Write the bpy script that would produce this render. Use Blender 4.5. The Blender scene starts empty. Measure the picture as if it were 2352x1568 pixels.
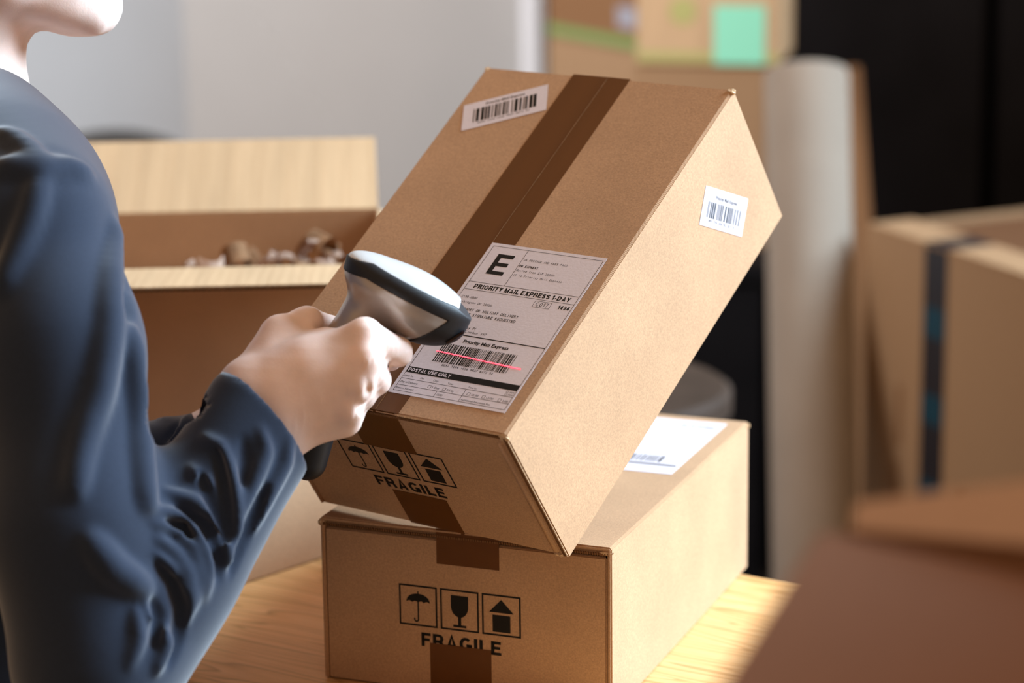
import bpy, bmesh, math, random
import numpy as np
from mathutils import Matrix, Vector, Euler
random.seed(7)
rng = np.random.default_rng(7)
scene = bpy.context.scene
COL = scene.collection

# ------------------------------------------------------------------ camera
CAM = np.array([0.0, 0.0, 1.641])
FPX, PITCH, ROLL = 5976.564, 0.244037, -0.013006
cp, sp, cr, sr = math.cos(PITCH), math.sin(PITCH), math.cos(ROLL), math.sin(ROLL)
FWD = np.array([0, cp, -sp]); R0 = np.array([1.0, 0, 0]); U0 = np.array([0, sp, cp])
RGT = cr * R0 + sr * U0
UPV = -sr * R0 + cr * U0
cam = bpy.data.cameras.new('camera')
cam.sensor_width = 36.0; cam.sensor_fit = 'HORIZONTAL'; cam.lens = FPX * 36 / 2352
cam.dof.use_dof = True; cam.dof.focus_distance = 1.765; cam.dof.aperture_fstop = 4.2
cam.clip_start = 0.02
camo = bpy.data.objects.new('camera', cam); COL.objects.link(camo)
m = Matrix.Identity(4)
for i in range(3):
    m[i][0] = RGT[i]; m[i][1] = UPV[i]; m[i][2] = -FWD[i]; m[i][3] = CAM[i]
camo.matrix_world = m
scene.camera = camo

# ------------------------------------------------------------------ light
world = bpy.data.worlds.new('room_ambience'); scene.world = world; world.use_nodes = True
bgn = world.node_tree.nodes['Background']
bgn.inputs['Color'].default_value = (1.0, 0.64, 0.38, 1); bgn.inputs['Strength'].default_value = 0.54

def area(name, loc, target, sx, sy, power, color, spread=None):
    l = bpy.data.lights.new(name, 'AREA'); l.shape = 'RECTANGLE'; l.size = sx; l.size_y = sy
    l.energy = power; l.color = color
    o = bpy.data.objects.new(name, l); COL.objects.link(o); o.location = loc
    o.rotation_euler = (Vector(target) - Vector(loc)).to_track_quat('-Z', 'Y').to_euler()
    if spread: l.spread = math.radians(spread)
    return o
area('window_light_right', (2.82, 2.55, 2.72), (0.0, 1.9, 1.05), 2.0, 1.7, 128, (0.67, 0.90, 1.10), 95)
area('window_light_left', (-1.55, 3.15, 2.6), (-0.2, 4.9, 1.2), 1.0, 1.0, 32, (0.90, 0.94, 1.0), 100)
area('warm_fill_light', (2.2, -0.9, 2.5), (0.0, 1.9, 1.0), 0.8, 0.8, 9, (1.0, 0.66, 0.38))  # added warm fill that lifts the carton front faces
scene.view_settings.view_transform = 'Standard'
scene.view_settings.look = 'None'
scene.view_settings.exposure = 0.0
scene.view_settings.gamma = 1.0
scene.view_settings.use_curve_mapping = False

# ------------------------------------------------------------------ helpers
TZ = 0.95                                           # table height

def ray(px, py):
    return FWD + (px - 1176) / FPX * RGT - (py - 784) / FPX * UPV
def P(px, py, d):                                   # a point at depth d in front of the lens
    return CAM + ray(px, py) * d

def mat(name, color, rough=0.6, spec=0.3, metal=0.0, nscale=0, namt=0.0, bump=0.0, bscale=200,
        sheen=0.0, alpha=1.0, emit=None, estr=0.0, coat=0.0, flecks=0.0, stretch=(1, 1, 1), sss=0.0):
    m = bpy.data.materials.new(name); m.use_nodes = True
    nt = m.node_tree; b = nt.nodes['Principled BSDF']
    b.inputs['Base Color'].default_value = (*color, 1)
    b.inputs['Roughness'].default_value = rough
    b.inputs['Specular IOR Level'].default_value = spec
    b.inputs['Metallic'].default_value = metal
    b.inputs['Alpha'].default_value = alpha
    b.inputs['Coat Weight'].default_value = coat
    b.inputs['Coat Roughness'].default_value = 0.2
    if sheen:
        b.inputs['Sheen Weight'].default_value = sheen
        b.inputs['Sheen Roughness'].default_value = 0.45
    if sss:
        b.inputs['Subsurface Weight'].default_value = sss
        b.inputs['Subsurface Radius'].default_value = (0.012, 0.005, 0.003)
        b.inputs['Subsurface Scale'].default_value = 1.0
    if emit:
        b.inputs['Emission Color'].default_value = (*emit, 1); b.inputs['Emission Strength'].default_value = estr
    tc = nt.nodes.new('ShaderNodeTexCoord'); mp = nt.nodes.new('ShaderNodeMapping')
    mp.inputs['Scale'].default_value = stretch
    nt.links.new(tc.outputs['Object'], mp.inputs['Vector'])
    last = None
    if namt:
        n = nt.nodes.new('ShaderNodeTexNoise'); n.inputs['Scale'].default_value = nscale; n.inputs['Detail'].default_value = 4
        nt.links.new(mp.outputs[0], n.inputs['Vector'])
        r = nt.nodes.new('ShaderNodeMapRange')
        r.inputs['From Min'].default_value = 0.3; r.inputs['From Max'].default_value = 0.7
        r.inputs['To Min'].default_value = 1 - namt; r.inputs['To Max'].default_value = 1 + namt
        nt.links.new(n.outputs['Fac'], r.inputs['Value'])
        mx = nt.nodes.new('ShaderNodeMix'); mx.data_type = 'RGBA'; mx.blend_type = 'MULTIPLY'
        mx.inputs['Factor'].default_value = 1; mx.inputs['A'].default_value = (*color, 1)
        nt.links.new(r.outputs[0], mx.inputs['B']); last = mx.outputs['Result']
        if flecks:
            n2 = nt.nodes.new('ShaderNodeTexNoise'); n2.inputs['Scale'].default_value = 900; n2.inputs['Detail'].default_value = 1
            nt.links.new(mp.outputs[0], n2.inputs['Vector'])
            r2 = nt.nodes.new('ShaderNodeMapRange'); r2.inputs['From Min'].default_value = 0.22; r2.inputs['From Max'].default_value = 0.34
            r2.inputs['To Min'].default_value = 1 - flecks; r2.inputs['To Max'].default_value = 1
            nt.links.new(n2.outputs['Fac'], r2.inputs['Value'])
            n3 = nt.nodes.new('ShaderNodeTexNoise'); n3.inputs['Scale'].default_value = 14; n3.inputs['Detail'].default_value = 2
            nt.links.new(mp.outputs[0], n3.inputs['Vector'])
            r3 = nt.nodes.new('ShaderNodeMapRange'); r3.inputs['From Min'].default_value = 0.3; r3.inputs['From Max'].default_value = 0.7
            r3.inputs['To Min'].default_value = 0.93; r3.inputs['To Max'].default_value = 1.07
            nt.links.new(n3.outputs['Fac'], r3.inputs['Value'])
            ml = nt.nodes.new('ShaderNodeMath'); ml.operation = 'MULTIPLY'
            nt.links.new(r2.outputs[0], ml.inputs[0]); nt.links.new(r3.outputs[0], ml.inputs[1])
            m2 = nt.nodes.new('ShaderNodeMix'); m2.data_type = 'RGBA'; m2.blend_type = 'MULTIPLY'; m2.inputs['Factor'].default_value = 1
            nt.links.new(last, m2.inputs['A']); nt.links.new(ml.outputs[0], m2.inputs['B']); last = m2.outputs['Result']
        nt.links.new(last, b.inputs['Base Color'])
    if bump:
        n = nt.nodes.new('ShaderNodeTexNoise'); n.inputs['Scale'].default_value = bscale; n.inputs['Detail'].default_value = 3
        nt.links.new(mp.outputs[0], n.inputs['Vector'])
        bp = nt.nodes.new('ShaderNodeBump'); bp.inputs['Strength'].default_value = bump; bp.inputs['Distance'].default_value = 0.001
        nt.links.new(n.outputs['Fac'], bp.inputs['Height']); nt.links.new(bp.outputs[0], b.inputs['Normal'])
    return m

KRAFT = (0.50, 0.305, 0.175)
M = {}
M['kraft'] = mat('kraft_cardboard', KRAFT, 0.62, 0.25, nscale=820, namt=0.14, bump=0.10, bscale=700, flecks=0.22)
M['kraft_in'] = mat('kraft_cardboard_inside', (0.58, 0.39, 0.225), 0.7, 0.2, nscale=60, namt=0.07, bump=0.1, bscale=300, flecks=0.12, stretch=(1.6, .12, .12))
M['kraft_shade'] = mat('kraft_cardboard_shaded_brown', (0.13, 0.06, 0.028), 0.8, 0.1, nscale=200, namt=0.08)  # shade of the carton interior put into the colour
M['kraft_edge'] = mat('corrugated_edge', (0.20, 0.10, 0.045), 0.9, 0.1, nscale=300, namt=0.3)
M['kraft_fibre'] = mat('torn_kraft_fibre', (0.66, 0.47, 0.29), 0.9, 0.1, nscale=500, namt=0.2)
M['kraft_old'] = mat('kraft_cardboard_dull', (0.35, 0.21, 0.112), 0.7, 0.2, nscale=200, namt=0.08)
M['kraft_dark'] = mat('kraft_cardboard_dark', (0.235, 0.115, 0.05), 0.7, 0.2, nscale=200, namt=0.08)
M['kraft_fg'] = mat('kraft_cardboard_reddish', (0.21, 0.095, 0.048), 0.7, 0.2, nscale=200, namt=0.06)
M['tape'] = mat('brown_packing_tape', (0.150, 0.052, 0.010), 0.38, 0.35, nscale=90, namt=0.06, bump=0.05, bscale=500, alpha=0.80, stretch=(1, .05, 1))
M['ink'] = mat('black_ink', (0.012, 0.011, 0.010), 0.6, 0.2)
M['ink_soft'] = mat('faded_black_ink', (0.10, 0.105, 0.12), 0.6, 0.2)
M['paper'] = mat('white_label_paper', (0.74, 0.68, 0.72), 0.55, 0.25, nscale=500, namt=0.03, bump=0.08, bscale=600)
M['laser'] = mat('red_laser_light', (0.3, 0.0, 0.01), 0.5, emit=(1.0, 0.015, 0.06), estr=2.2)
M['lasercore'] = mat('red_laser_core', (0.3, 0.0, 0.01), 0.5, emit=(1.0, 0.42, 0.5), estr=1.2)

def finish(name, me, material, parent=None, smooth=False):
    if material: me.materials.append(material)
    if smooth:
        me.polygons.foreach_set('use_smooth', [True] * len(me.polygons))
    o = bpy.data.objects.new(name, me); COL.objects.link(o)
    if parent: o.parent = parent
    return o
def mesh(name, verts, faces, material, parent=None, smooth=False):
    me = bpy.data.meshes.new(name)
    me.from_pydata([tuple(map(float, v)) for v in verts], [], faces); me.update()
    return finish(name, me, material, parent, smooth)
def frombm(name, bm, material, parent=None, smooth=False):
    me = bpy.data.meshes.new(name); bm.normal_update(); bm.to_mesh(me); bm.free()
    return finish(name, me, material, parent, smooth)
def addbox(bm, lo, hi, bev=0.0, seg=2, mtx=None):
    r = bmesh.ops.create_cube(bm, size=1.0)
    vs = r['verts']
    for v in vs:
        v.co = Vector([(lo[i] + hi[i]) / 2 + v.co[i] * (hi[i] - lo[i]) for i in range(3)])
    if bev:
        es = list({e for v in vs for e in v.link_edges})
        rr = bmesh.ops.bevel(bm, geom=es, offset=bev, segments=seg, affect='EDGES', clamp_overlap=True)
        vs = list({v for f in rr['faces'] for v in f.verts} | {v for v in vs if v.is_valid})
    if mtx is not None:
        bmesh.ops.transform(bm, matrix=mtx, verts=vs)
    return vs
def box(name, lo, hi, material, parent=None, bev=0.0, seg=2, mtx=None, smooth=False):
    bm = bmesh.new(); addbox(bm, lo, hi, bev, seg, mtx)
    return frombm(name, bm, material, parent, smooth)
def tag(o, label, cat, group=None, kind=None):
    o['label'] = label; o['category'] = cat
    if group: o['group'] = group
    if kind: o['kind'] = kind
    return o
def empty(name, label, cat, loc=(0, 0, 0), rz=0.0, group=None, R=None):
    o = bpy.data.objects.new(name, None); COL.objects.link(o); o.empty_display_size = 0.05
    if R is not None:
        o.rotation_euler = Matrix([list(map(float, r)) for r in R]).to_euler()
    else:
        o.rotation_euler = (0, 0, rz)
    o.location = tuple(map(float, loc))
    return tag(o, label, cat, group)
def struct(o):
    o['kind'] = 'structure'; return o
def cyl(bm, a, b, ra, rb=None, n=20, cap=True):
    a, b = Vector(a), Vector(b); rb = ra if rb is None else rb
    q = (b - a).to_track_quat('Z', 'Y').to_matrix().to_4x4()
    q.translation = (a + b) / 2
    bmesh.ops.create_cone(bm, cap_ends=cap, segments=n, radius1=ra, radius2=rb, depth=(b - a).length, matrix=q)
def lathe(bm, prof, n=32):
    rings = []
    for r, z in prof:
        rings.append([bm.verts.new((r * math.cos(2 * math.pi * i / n), r * math.sin(2 * math.pi * i / n), z)) for i in range(n)])
    for a, b in zip(rings, rings[1:]):
        for i in range(n):
            bm.faces.new((a[i], a[(i + 1) % n], b[(i + 1) % n], b[i]))
    bm.faces.new(rings[0][::-1]); bm.faces.new(rings[-1])

# ---- flat print: polygons in millimetres on a face (O origin, X right, Y up, N out)
class Face:
    def __init__(s, O, X, Y, off=0.0):
        s.O, s.X, s.Y = np.array(O, float), np.array(X, float), np.array(Y, float)
        s.N = np.cross(s.X, s.Y); s.off = off
    def p(s, x, y, h=0.0):
        return s.O + s.X * x * 1e-3 + s.Y * y * 1e-3 + s.N * (s.off + h)
def rect(x0, y0, x1, y1):
    return [(x0, y0), (x1, y0), (x1, y1), (x0, y1)]
def frame_polys(x0, y0, x1, y1, t):
    return [rect(x0, y0, x1, y0 + t), rect(x0, y1 - t, x1, y1), rect(x0, y0 + t, x0 + t, y1 - t), rect(x1 - t, y0 + t, x1, y1 - t)]
def line_poly(x0, y0, x1, y1, t):
    dx, dy = x1 - x0, y1 - y0; l = math.hypot(dx, dy); nx, ny = -dy / l * t / 2, dx / l * t / 2
    return [(x0 - nx, y0 - ny), (x1 - nx, y1 - ny), (x1 + nx, y1 + ny), (x0 + nx, y0 + ny)]
def ink(name, face, polys, material, parent, h=0.00008):
    vs, fs = [], []
    for pl in polys:
        b = len(vs); vs += [face.p(x, y, h) for x, y in pl]; fs.append(list(range(b, b + len(pl))))
    return mesh(name, vs, fs, material, parent)
_g = {}
def glyphs(s, bold):
    k = (s, bold)
    if k not in _g:
        cu = bpy.data.curves.new('t', 'FONT'); cu.body = s; cu.offset = bold; cu.resolution_u = 3
        ob = bpy.data.objects.new('t', cu); COL.objects.link(ob)
        dg = bpy.context.evaluated_depsgraph_get()
        me = bpy.data.meshes.new_from_object(ob.evaluated_get(dg))
        vs = np.array([v.co[:2] for v in me.vertices]) if len(me.vertices) else np.zeros((0, 2))
        fs = [list(p.vertices) for p in me.polygons]
        bpy.data.objects.remove(ob); bpy.data.curves.remove(cu); bpy.data.meshes.remove(me)
        _g[k] = (vs, fs)
    return _g[k]
# a plain grotesque of strokes for the bold print: each glyph = (advance, strokes)
def _arc(cx, cy, rx, ry, a0, a1, n=14):
    return [(cx + rx * math.cos(math.radians(a0 + (a1 - a0) * i / n)), cy + ry * math.sin(math.radians(a0 + (a1 - a0) * i / n))) for i in range(n + 1)]
def grotesk(b):
    h = b / 2; T1 = 1 - h
    def bowl(y0, y1, x0, x1):                       # D-shaped stroke open to the left
        r = (y1 - y0) / 2
        return [(x0, y1), (x1 - r * .8, y1)] + _arc(x1 - r * .8, (y0 + y1) / 2, r * .8, r, 90, -90)[1:-1] + [(x1 - r * .8, y0), (x0, y0)]
    S = [(.60 - h, .70)] + _arc(.32, .735, .32 - h, .265 - h, 35, 270)[1:] + _arc(.32, .265, .32 - h, .265 - h, 90, -145)[1:]
    return {
     'A': (.70, [[(h * 1.05, 0), (.35, 1.0 - h * .2), (.70 - h * 1.05, 0)], [(.15, .26), (.55, .26)]], ),
     'C': (.72, [_arc(.37, .5, .37 - h, .5 - h, 42, 318, 22)]),
     'D': (.72, [[(h, 0), (h, 1)], bowl(h, T1, h, .70 - h)]),
     'E': (.62, [[(h, 0), (h, 1)], [(0, T1), (.60, T1)], [(0, .52), (.56, .52)], [(0, h), (.62, h)]]),
     'F': (.58, [[(h, 0), (h, 1)], [(0, T1), (.58, T1)], [(0, .50), (.52, .50)]]),
     'G': (.76, [_arc(.38, .5, .38 - h, .5 - h, 42, 340, 24), [(.42, .42), (.76, .42)], [(.76 - h, .48), (.76 - h, 0.03)]]),
     'H': (.70, [[(h, 0), (h, 1)], [(.70 - h, 0), (.70 - h, 1)], [(0, .52), (.7, .52)]]),
     'I': (b, [[(h, 0), (h, 1)]]),
     'L': (.58, [[(h, 0), (h, 1)], [(0, h), (.58, h)]]),
     'M': (.82, [[(h, 0), (h, 1)], [(.82 - h, 0), (.82 - h, 1)], [(h, .98), (.41, .06), (.82 - h, .98)]]),
     'N': (.71, [[(h, 0), (h, 1)], [(.71 - h, 0), (.71 - h, 1)], [(h, .97), (.71 - h, .03)]]),
     'O': (.77, [_arc(.385, .5, .385 - h, .5 - h, 0, 360, 28)]),
     'P': (.65, [[(h, 0), (h, 1)], bowl(.42, T1, h, .65 - h)]),
     'R': (.69, [[(h, 0), (h, 1)], bowl(.46, T1, h, .66 - h), [(.42, .46), (.50, .40), (.56, .26), (.69 - h, 0)]]),
     'S': (.64, [S]),
     'T': (.62, [[(.31, 0), (.31, 1)], [(0, T1), (.62, T1)]]),
     'U': (.70, [[(h, 1), (h, .36)] + _arc(.35, .35, .35 - h, .35 - h, 180, 360)[1:] + [(.70 - h, 1)]]),
     'X': (.68, [[(h, 0), (.68 - h, 1)], [(h, 1), (.68 - h, 0)]]),
     'Y': (.68, [[(h, 1), (.34, .42), (.68 - h, 1)], [(.34, 0), (.34, .46)]]),
     '0': (.56, [_arc(.28, .5, .28 - h, .5 - h, 0, 360, 24)]),
     '1': (.40, [[(.30, 0), (.30, 1)], [(.05, .74), (.30, .90)]]),
     '3': (.56, [_arc(.27, .745, .27 - h, .255 - h, 150, -90)[:] + _arc(.27, .27, .28 - h, .27 - h, 90, -150)[1:]]),
     '4': (.58, [[(.42, 0), (.42, 1)], [(.40, .98), (h, .30)], [(0, .27), (.58, .27)]]),
     '7': (.55, [[(0, T1), (.55, T1)], [(.50, .95), (.20, 0)]]),
     '-': (.34, [[(.02, .36), (.32, .36)]]),
    }
def stroke_poly(pts, b):
    n = len(pts); L_, R_ = [], []
    closed = n > 3 and math.dist(pts[0], pts[-1]) < 1e-6
    for i in range(n):
        if closed and i in (0, n - 1): a, c = pts[n - 2], pts[1]
        else: a, c = pts[max(i - 1, 0)], pts[min(i + 1, n - 1)]
        p = pts[i]
        d1 = (p[0] - a[0], p[1] - a[1]); d2 = (c[0] - p[0], c[1] - p[1])
        if d1 == (0, 0): d1 = d2
        if d2 == (0, 0): d2 = d1
        l1, l2 = math.hypot(*d1), math.hypot(*d2)
        n1 = (-d1[1] / l1, d1[0] / l1); n2 = (-d2[1] / l2, d2[0] / l2)
        mx, my = n1[0] + n2[0], n1[1] + n2[1]; k = mx * mx + my * my
        s_ = b / max(k, 0.55)
        L_.append((p[0] + mx * s_, p[1] + my * s_)); R_.append((p[0] - mx * s_, p[1] - my * s_))
    return [[R_[i], R_[i + 1], L_[i + 1], L_[i]] for i in range(n - 1)]
def grot(s, face, x0, x1, y, cap, material, parent, b=0.20, gap=0.13, name='lettering', h=0.0001):
    G_ = grotesk(b); x = 0.0; quads = []
    for ch in s:
        if ch == ' ': x += 0.28; continue
        adv, st = G_[ch]
        for pl in st:
            for q in stroke_poly(pl, b): quads.append([(a + x, c) for a, c in q])
        x += adv + gap
    tot = x - gap; sx = (x1 - x0) / tot
    return ink(name, face, [[(x0 + a * sx, y + c * cap) for a, c in q] for q in quads], material, parent, h)
CAPH = None
def text(s, face, x0, x1, y, cap, material, parent, bold=0.0, mono=False, skew=0.0, name='lettering', h=0.0001):
    """print s between x0 and x1 (mm), baseline y, capitals cap mm high"""
    global CAPH
    if CAPH is None:
        CAPH = float(glyphs('H', 0.0)[0][:, 1].max())
    sc = cap / CAPH
    V, F = [], []
    if mono:
        n = len(s); adv = (x1 - x0) / n
        for i, ch in enumerate(s):
            if ch == ' ': continue
            v, f = glyphs(ch, bold)
            w = v[:, 0].max() - v[:, 0].min(); c = (v[:, 0].max() + v[:, 0].min()) / 2
            sx = min(sc, adv * 0.86 / max(w, 1e-6)) if w > 0.3 else sc * 0.95
            b = len(V)
            for x, yy in v: V.append(face.p(x0 + (i + .5) * adv + (x - c) * sx, y + yy * sc, h))
            F += [[k + b for k in q] for q in f]
    else:
        v, f = glyphs(s, bold)
        a, e = v[:, 0].min(), v[:, 0].max(); sx = (x1 - x0) / (e - a)
        for x, yy in v: V.append(face.p(x0 + (x - a) * sx, y + yy * sc, h))
        F = f
    return mesh(name, V, F, material, parent)
def barcode(face, x0, y0, x1, y1, n, material, parent, seed, h=0.0001):
    r = random.Random(seed); ws = []
    while sum(ws) < n: ws.append(r.choice([1, 1, 1, 2, 2, 3]))
    t = sum(ws); x = x0; pl = []
    for i, w in enumerate(ws):
        nx = x + (x1 - x0) * w / t
        if i % 2 == 0: pl.append(rect(x, y0, nx, y1))
        x = nx
    return ink('barcode', face, pl, material, parent, h)

# ================================================================== SETTING
M['wall'] = mat('painted_wall', (0.56, 0.58, 0.60), 0.9, 0.1, nscale=6, namt=0.02)
M['wall_b'] = mat('painted_back_wall', (0.47, 0.45, 0.43), 0.9, 0.1, nscale=6, namt=0.02)
M['wall_white'] = mat('white_paint', (0.80, 0.79, 0.80), 0.7, 0.2, nscale=6, namt=0.02)
M['black'] = mat('black_lacquer', (0.0065, 0.0055, 0.006), 0.6, 0.1, nscale=8, namt=0.25)
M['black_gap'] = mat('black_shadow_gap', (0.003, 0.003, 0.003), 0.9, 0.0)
M['floor'] = mat('dark_floor', (0.045, 0.032, 0.024), 0.5, 0.3, nscale=7, namt=0.3, stretch=(1, 6, 1))
fl = box('floor', (-3.2, -0.6, -0.05), (3.6, 5.75, 0.0), M['floor']); struct(fl)
c430 = P(436, 600, 5.35)
wb = box('wall_back', (c430[0], 5.30, 0), (3.6, 5.42, 2.7), M['wall_b']); struct(wb)
# the left wall runs from the corner towards the viewer
ang = math.radians(38)
ln = 3.2
mt = Matrix.Translation((c430[0], 5.30, 0)) @ Matrix.Rotation(math.pi + ang, 4, 'Z')
wl = box('wall_left', (0, -0.12, 0), (ln, 0.0, 2.7), M['wall'], mtx=mt); struct(wl)
p0 = P(1203, 400, 5.2); p1 = P(1256, 400, 5.2)
tr = box('trim_1', (p0[0], 5.262, 0), (p1[0], 5.30, 2.7), M['wall_white'], bev=0.012); struct(tr)

# black cabinet behind, at the right
a = P(1775, 500, 4.75)
cab = empty('cabinet', 'tall black cabinet with two doors against the back wall', 'cabinet', (a[0], 4.70, 0))
wd = P(2281, 500, 4.72)[0] - a[0]
box('body', (0, 0.03, 0), (2 * wd, 0.55, 2.3), M['black_gap'], cab)
box('door', (0.0, 0, 0.08), (wd - 0.012, 0.028, 2.28), M['black'], cab, bev=0.004)
box('door', (wd + 0.012, 0, 0.08), (2 * wd, 0.028, 2.28), M['black'], cab, bev=0.004)
box('plinth', (0.0, 0.012, 0.0), (2 * wd, 0.03, 0.075), M['black'], cab)

# ================================================================== TABLE
def wood(name):
    m = bpy.data.materials.new(name); m.use_nodes = True
    nt = m.node_tree; b = nt.nodes['Principled BSDF']; b.inputs['Roughness'].default_value = 0.42; b.inputs['Specular IOR Level'].default_value = 0.35
    tc = nt.nodes.new('ShaderNodeTexCoord'); mp = nt.nodes.new('ShaderNodeMapping'); mp.inputs['Scale'].default_value = (0.55, 6.5, 1)
    nt.links.new(tc.outputs['Object'], mp.inputs['Vector'])
    n = nt.nodes.new('ShaderNodeTexNoise'); n.inputs['Scale'].default_value = 4.2; n.inputs['Detail'].default_value = 1.5; n.inputs['Distortion'].default_value = 0.5
    nt.links.new(mp.outputs[0], n.inputs['Vector'])
    mu = nt.nodes.new('ShaderNodeMath'); mu.operation = 'MULTIPLY'; mu.inputs[1].default_value = 13.0
    nt.links.new(n.outputs['Fac'], mu.inputs[0])
    fr = nt.nodes.new('ShaderNodeMath'); fr.operation = 'FRACT'; nt.links.new(mu.outputs[0], fr.inputs[0])
    cr_ = nt.nodes.new('ShaderNodeValToRGB')
    e = cr_.color_ramp.elements
    e[0].position = 0.0; e[0].color = (0.86, 0.50, 0.22, 1)
    e[1].position = 0.62; e[1].color = (0.79, 0.43, 0.17, 1)
    x = e.new(0.88); x.color = (0.54, 0.28, 0.095, 1)
    x = e.new(1.0); x.color = (0.86, 0.50, 0.22, 1)
    nt.links.new(fr.outputs[0], cr_.inputs['Fac'])
    n2 = nt.nodes.new('ShaderNodeTexNoise'); n2.inputs['Scale'].default_value = 60; n2.inputs['Detail'].default_value = 4
    nt.links.new(mp.outputs[0], n2.inputs['Vector'])
    r = nt.nodes.new('ShaderNodeMapRange'); r.inputs['To Min'].default_value = 0.86; r.inputs['To Max'].default_value = 1.12
    nt.links.new(n2.outputs['Fac'], r.inputs['Value'])
    mx = nt.nodes.new('ShaderNodeMix'); mx.data_type = 'RGBA'; mx.blend_type = 'MULTIPLY'; mx.inputs['Factor'].default_value = 1
    nt.links.new(cr_.outputs[0], mx.inputs['A']); nt.links.new(r.outputs[0], mx.inputs['B'])
    nt.links.new(mx.outputs['Result'], b.inputs['Base Color'])
    return m
M['pine'] = wood('pine_wood')
TYAW = math.radians(-32.0)
te = np.array([math.cos(TYAW), math.sin(TYAW)]); tn = np.array([math.sin(TYAW), -math.cos(TYAW)])
bk = np.array([0.178, 1.995])                       # a point of the back edge
torg = bk + te * (-1.02)
tbl = empty('table', 'pale pine table with flowing grain under the cartons', 'table', (torg[0], torg[1], 0), TYAW)
box('tabletop', (0, -0.425, TZ - 0.03), (1.75, 0.0, TZ), M['pine'], tbl, bev=0.003)
for x in (0.05, 1.64):
    for y in (-0.40, -0.085):
        box('leg', (x, y, 0), (x + 0.06, y + 0.06, TZ - 0.03), M['pine'], tbl, bev=0.003)
box('apron', (0.11, -0.375, TZ - 0.11), (1.64, -0.355, TZ - 0.03), M['pine'], tbl)
box('apron', (0.11, -0.07, TZ - 0.11), (1.64, -0.05, TZ - 0.03), M['pine'], tbl)

# ================================================================== CARTONS
CW, CL, CH, T = 0.2202, 0.3363, 0.1229, 0.0032
def icons(face, ox, oy, root):
    """the three handling marks and the word, millimetres on the front face; ox, oy = top left"""
    s, pitch, t, hh = 29.3, 31.7, 1.3, 30.5
    for i, nm in enumerate(('umbrella_mark', 'glass_mark', 'arrow_mark')):
        x = ox + i * pitch; y = oy - hh
        pl = frame_polys(x, y, x + s, y + hh, t)
        cx = x + s / 2
        if i == 0:
            r = 9.0; yb = y + 17.6
            arc = [(cx + r * math.cos(math.pi * k / 24), yb + 6.6 * math.sin(math.pi * k / 24) ** .9) for k in range(25)]
            scal = []
            for j in range(4):
                x0 = cx - r + j * r / 2
                for k in range(1, 8):
                    scal.append((x0 + r / 2 * k / 8, yb + 1.0 * math.sin(math.pi * k / 8)))
                if j < 3: scal.append((x0 + r / 2, yb - 0.1))
            pl.append(arc + scal)
            pl.append(rect(cx - .5, yb + 6.3, cx + .5, yb + 8.4))
            pl.append(rect(cx - .55, y + 4.9, cx + .55, yb + 1.0))
            for k in range(10):
                a0, a1 = math.pi + math.pi * k / 10, math.pi + math.pi * (k + 1) / 10
                q = lambda a_, rr: (cx - 1.45 + rr * math.cos(a_), y + 4.9 + rr * math.sin(a_))
                pl.append([q(a0, 2.0), q(a1, 2.0), q(a1, 0.9), q(a0, 0.9)])
            pl.append(rect(cx - 3.45, y + 4.9, cx - 2.35, y + 6.0))
        elif i == 1:
            w = 6.6; yt = y + 26.2
            bowl = [(cx - w, yt), (cx - w, yt - 8)] + [(cx - w * math.cos(math.pi * k / 20), yt - 8 - 8.2 * math.sin(math.pi * k / 20)) for k in range(1, 20)] + [(cx + w, yt - 8), (cx + w, yt)]
            pl.append(bowl); pl.append(rect(cx - 1.2, y + 3.6, cx + 1.2, y + 11)); pl.append(rect(cx - 5.0, y + 2.6, cx + 5.0, y + 4.3))
        else:
            pl.append([(cx - 9.3, y + 17.2), (cx + 9.3, y + 17.2), (cx, y + 27.0)])
            pl.append(rect(cx - 6.7, y + 2.8, cx + 6.7, y + 15.4))
        ink(nm, face, pl, M['ink'], root)
    grot('FRAGILE', face, ox + 16.6, ox + 77.6, oy - 45.2, 10.2, M['ink'], root, b=0.205)

def flute_row(name, a, b, n, size, w, material, parent, up, proud=0.0):
    """a row of tiny flute ends between two points"""
    bm = bmesh.new(); a, b, up = Vector(a), Vector(b), Vector(up)
    d = (b - a) / n; dn = d.normalized(); sd = dn.cross(up).normalized()
    for i in range(n):
        c = a + d * (i + .5) + up * proud
        vs = addbox(bm, (-.5, -.5, -.5), (.5, .5, .5))
        mt = Matrix((list(dn * d.length * size) + [0], list(sd * w) + [0], list(up * w) + [0], [0, 0, 0, 1])).transposed()
        mt.translation = c
        bmesh.ops.transform(bm, matrix=mt, verts=vs)
    return frombm(name, bm, material, parent)

def crumple(name, c, r, parent, material, seed, squash=(1, 1, 1)):
    bm = bmesh.new(); bmesh.ops.create_icosphere(bm, subdivisions=2, radius=1)
    rr = random.Random(seed)
    for v in bm.verts:
        k = 0.62 + 0.55 * rr.random()
        v.co = Vector([c[i] + v.co[i] * r * k * squash[i] for i in range(3)])
    return frombm(name, bm, material, parent)

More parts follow.
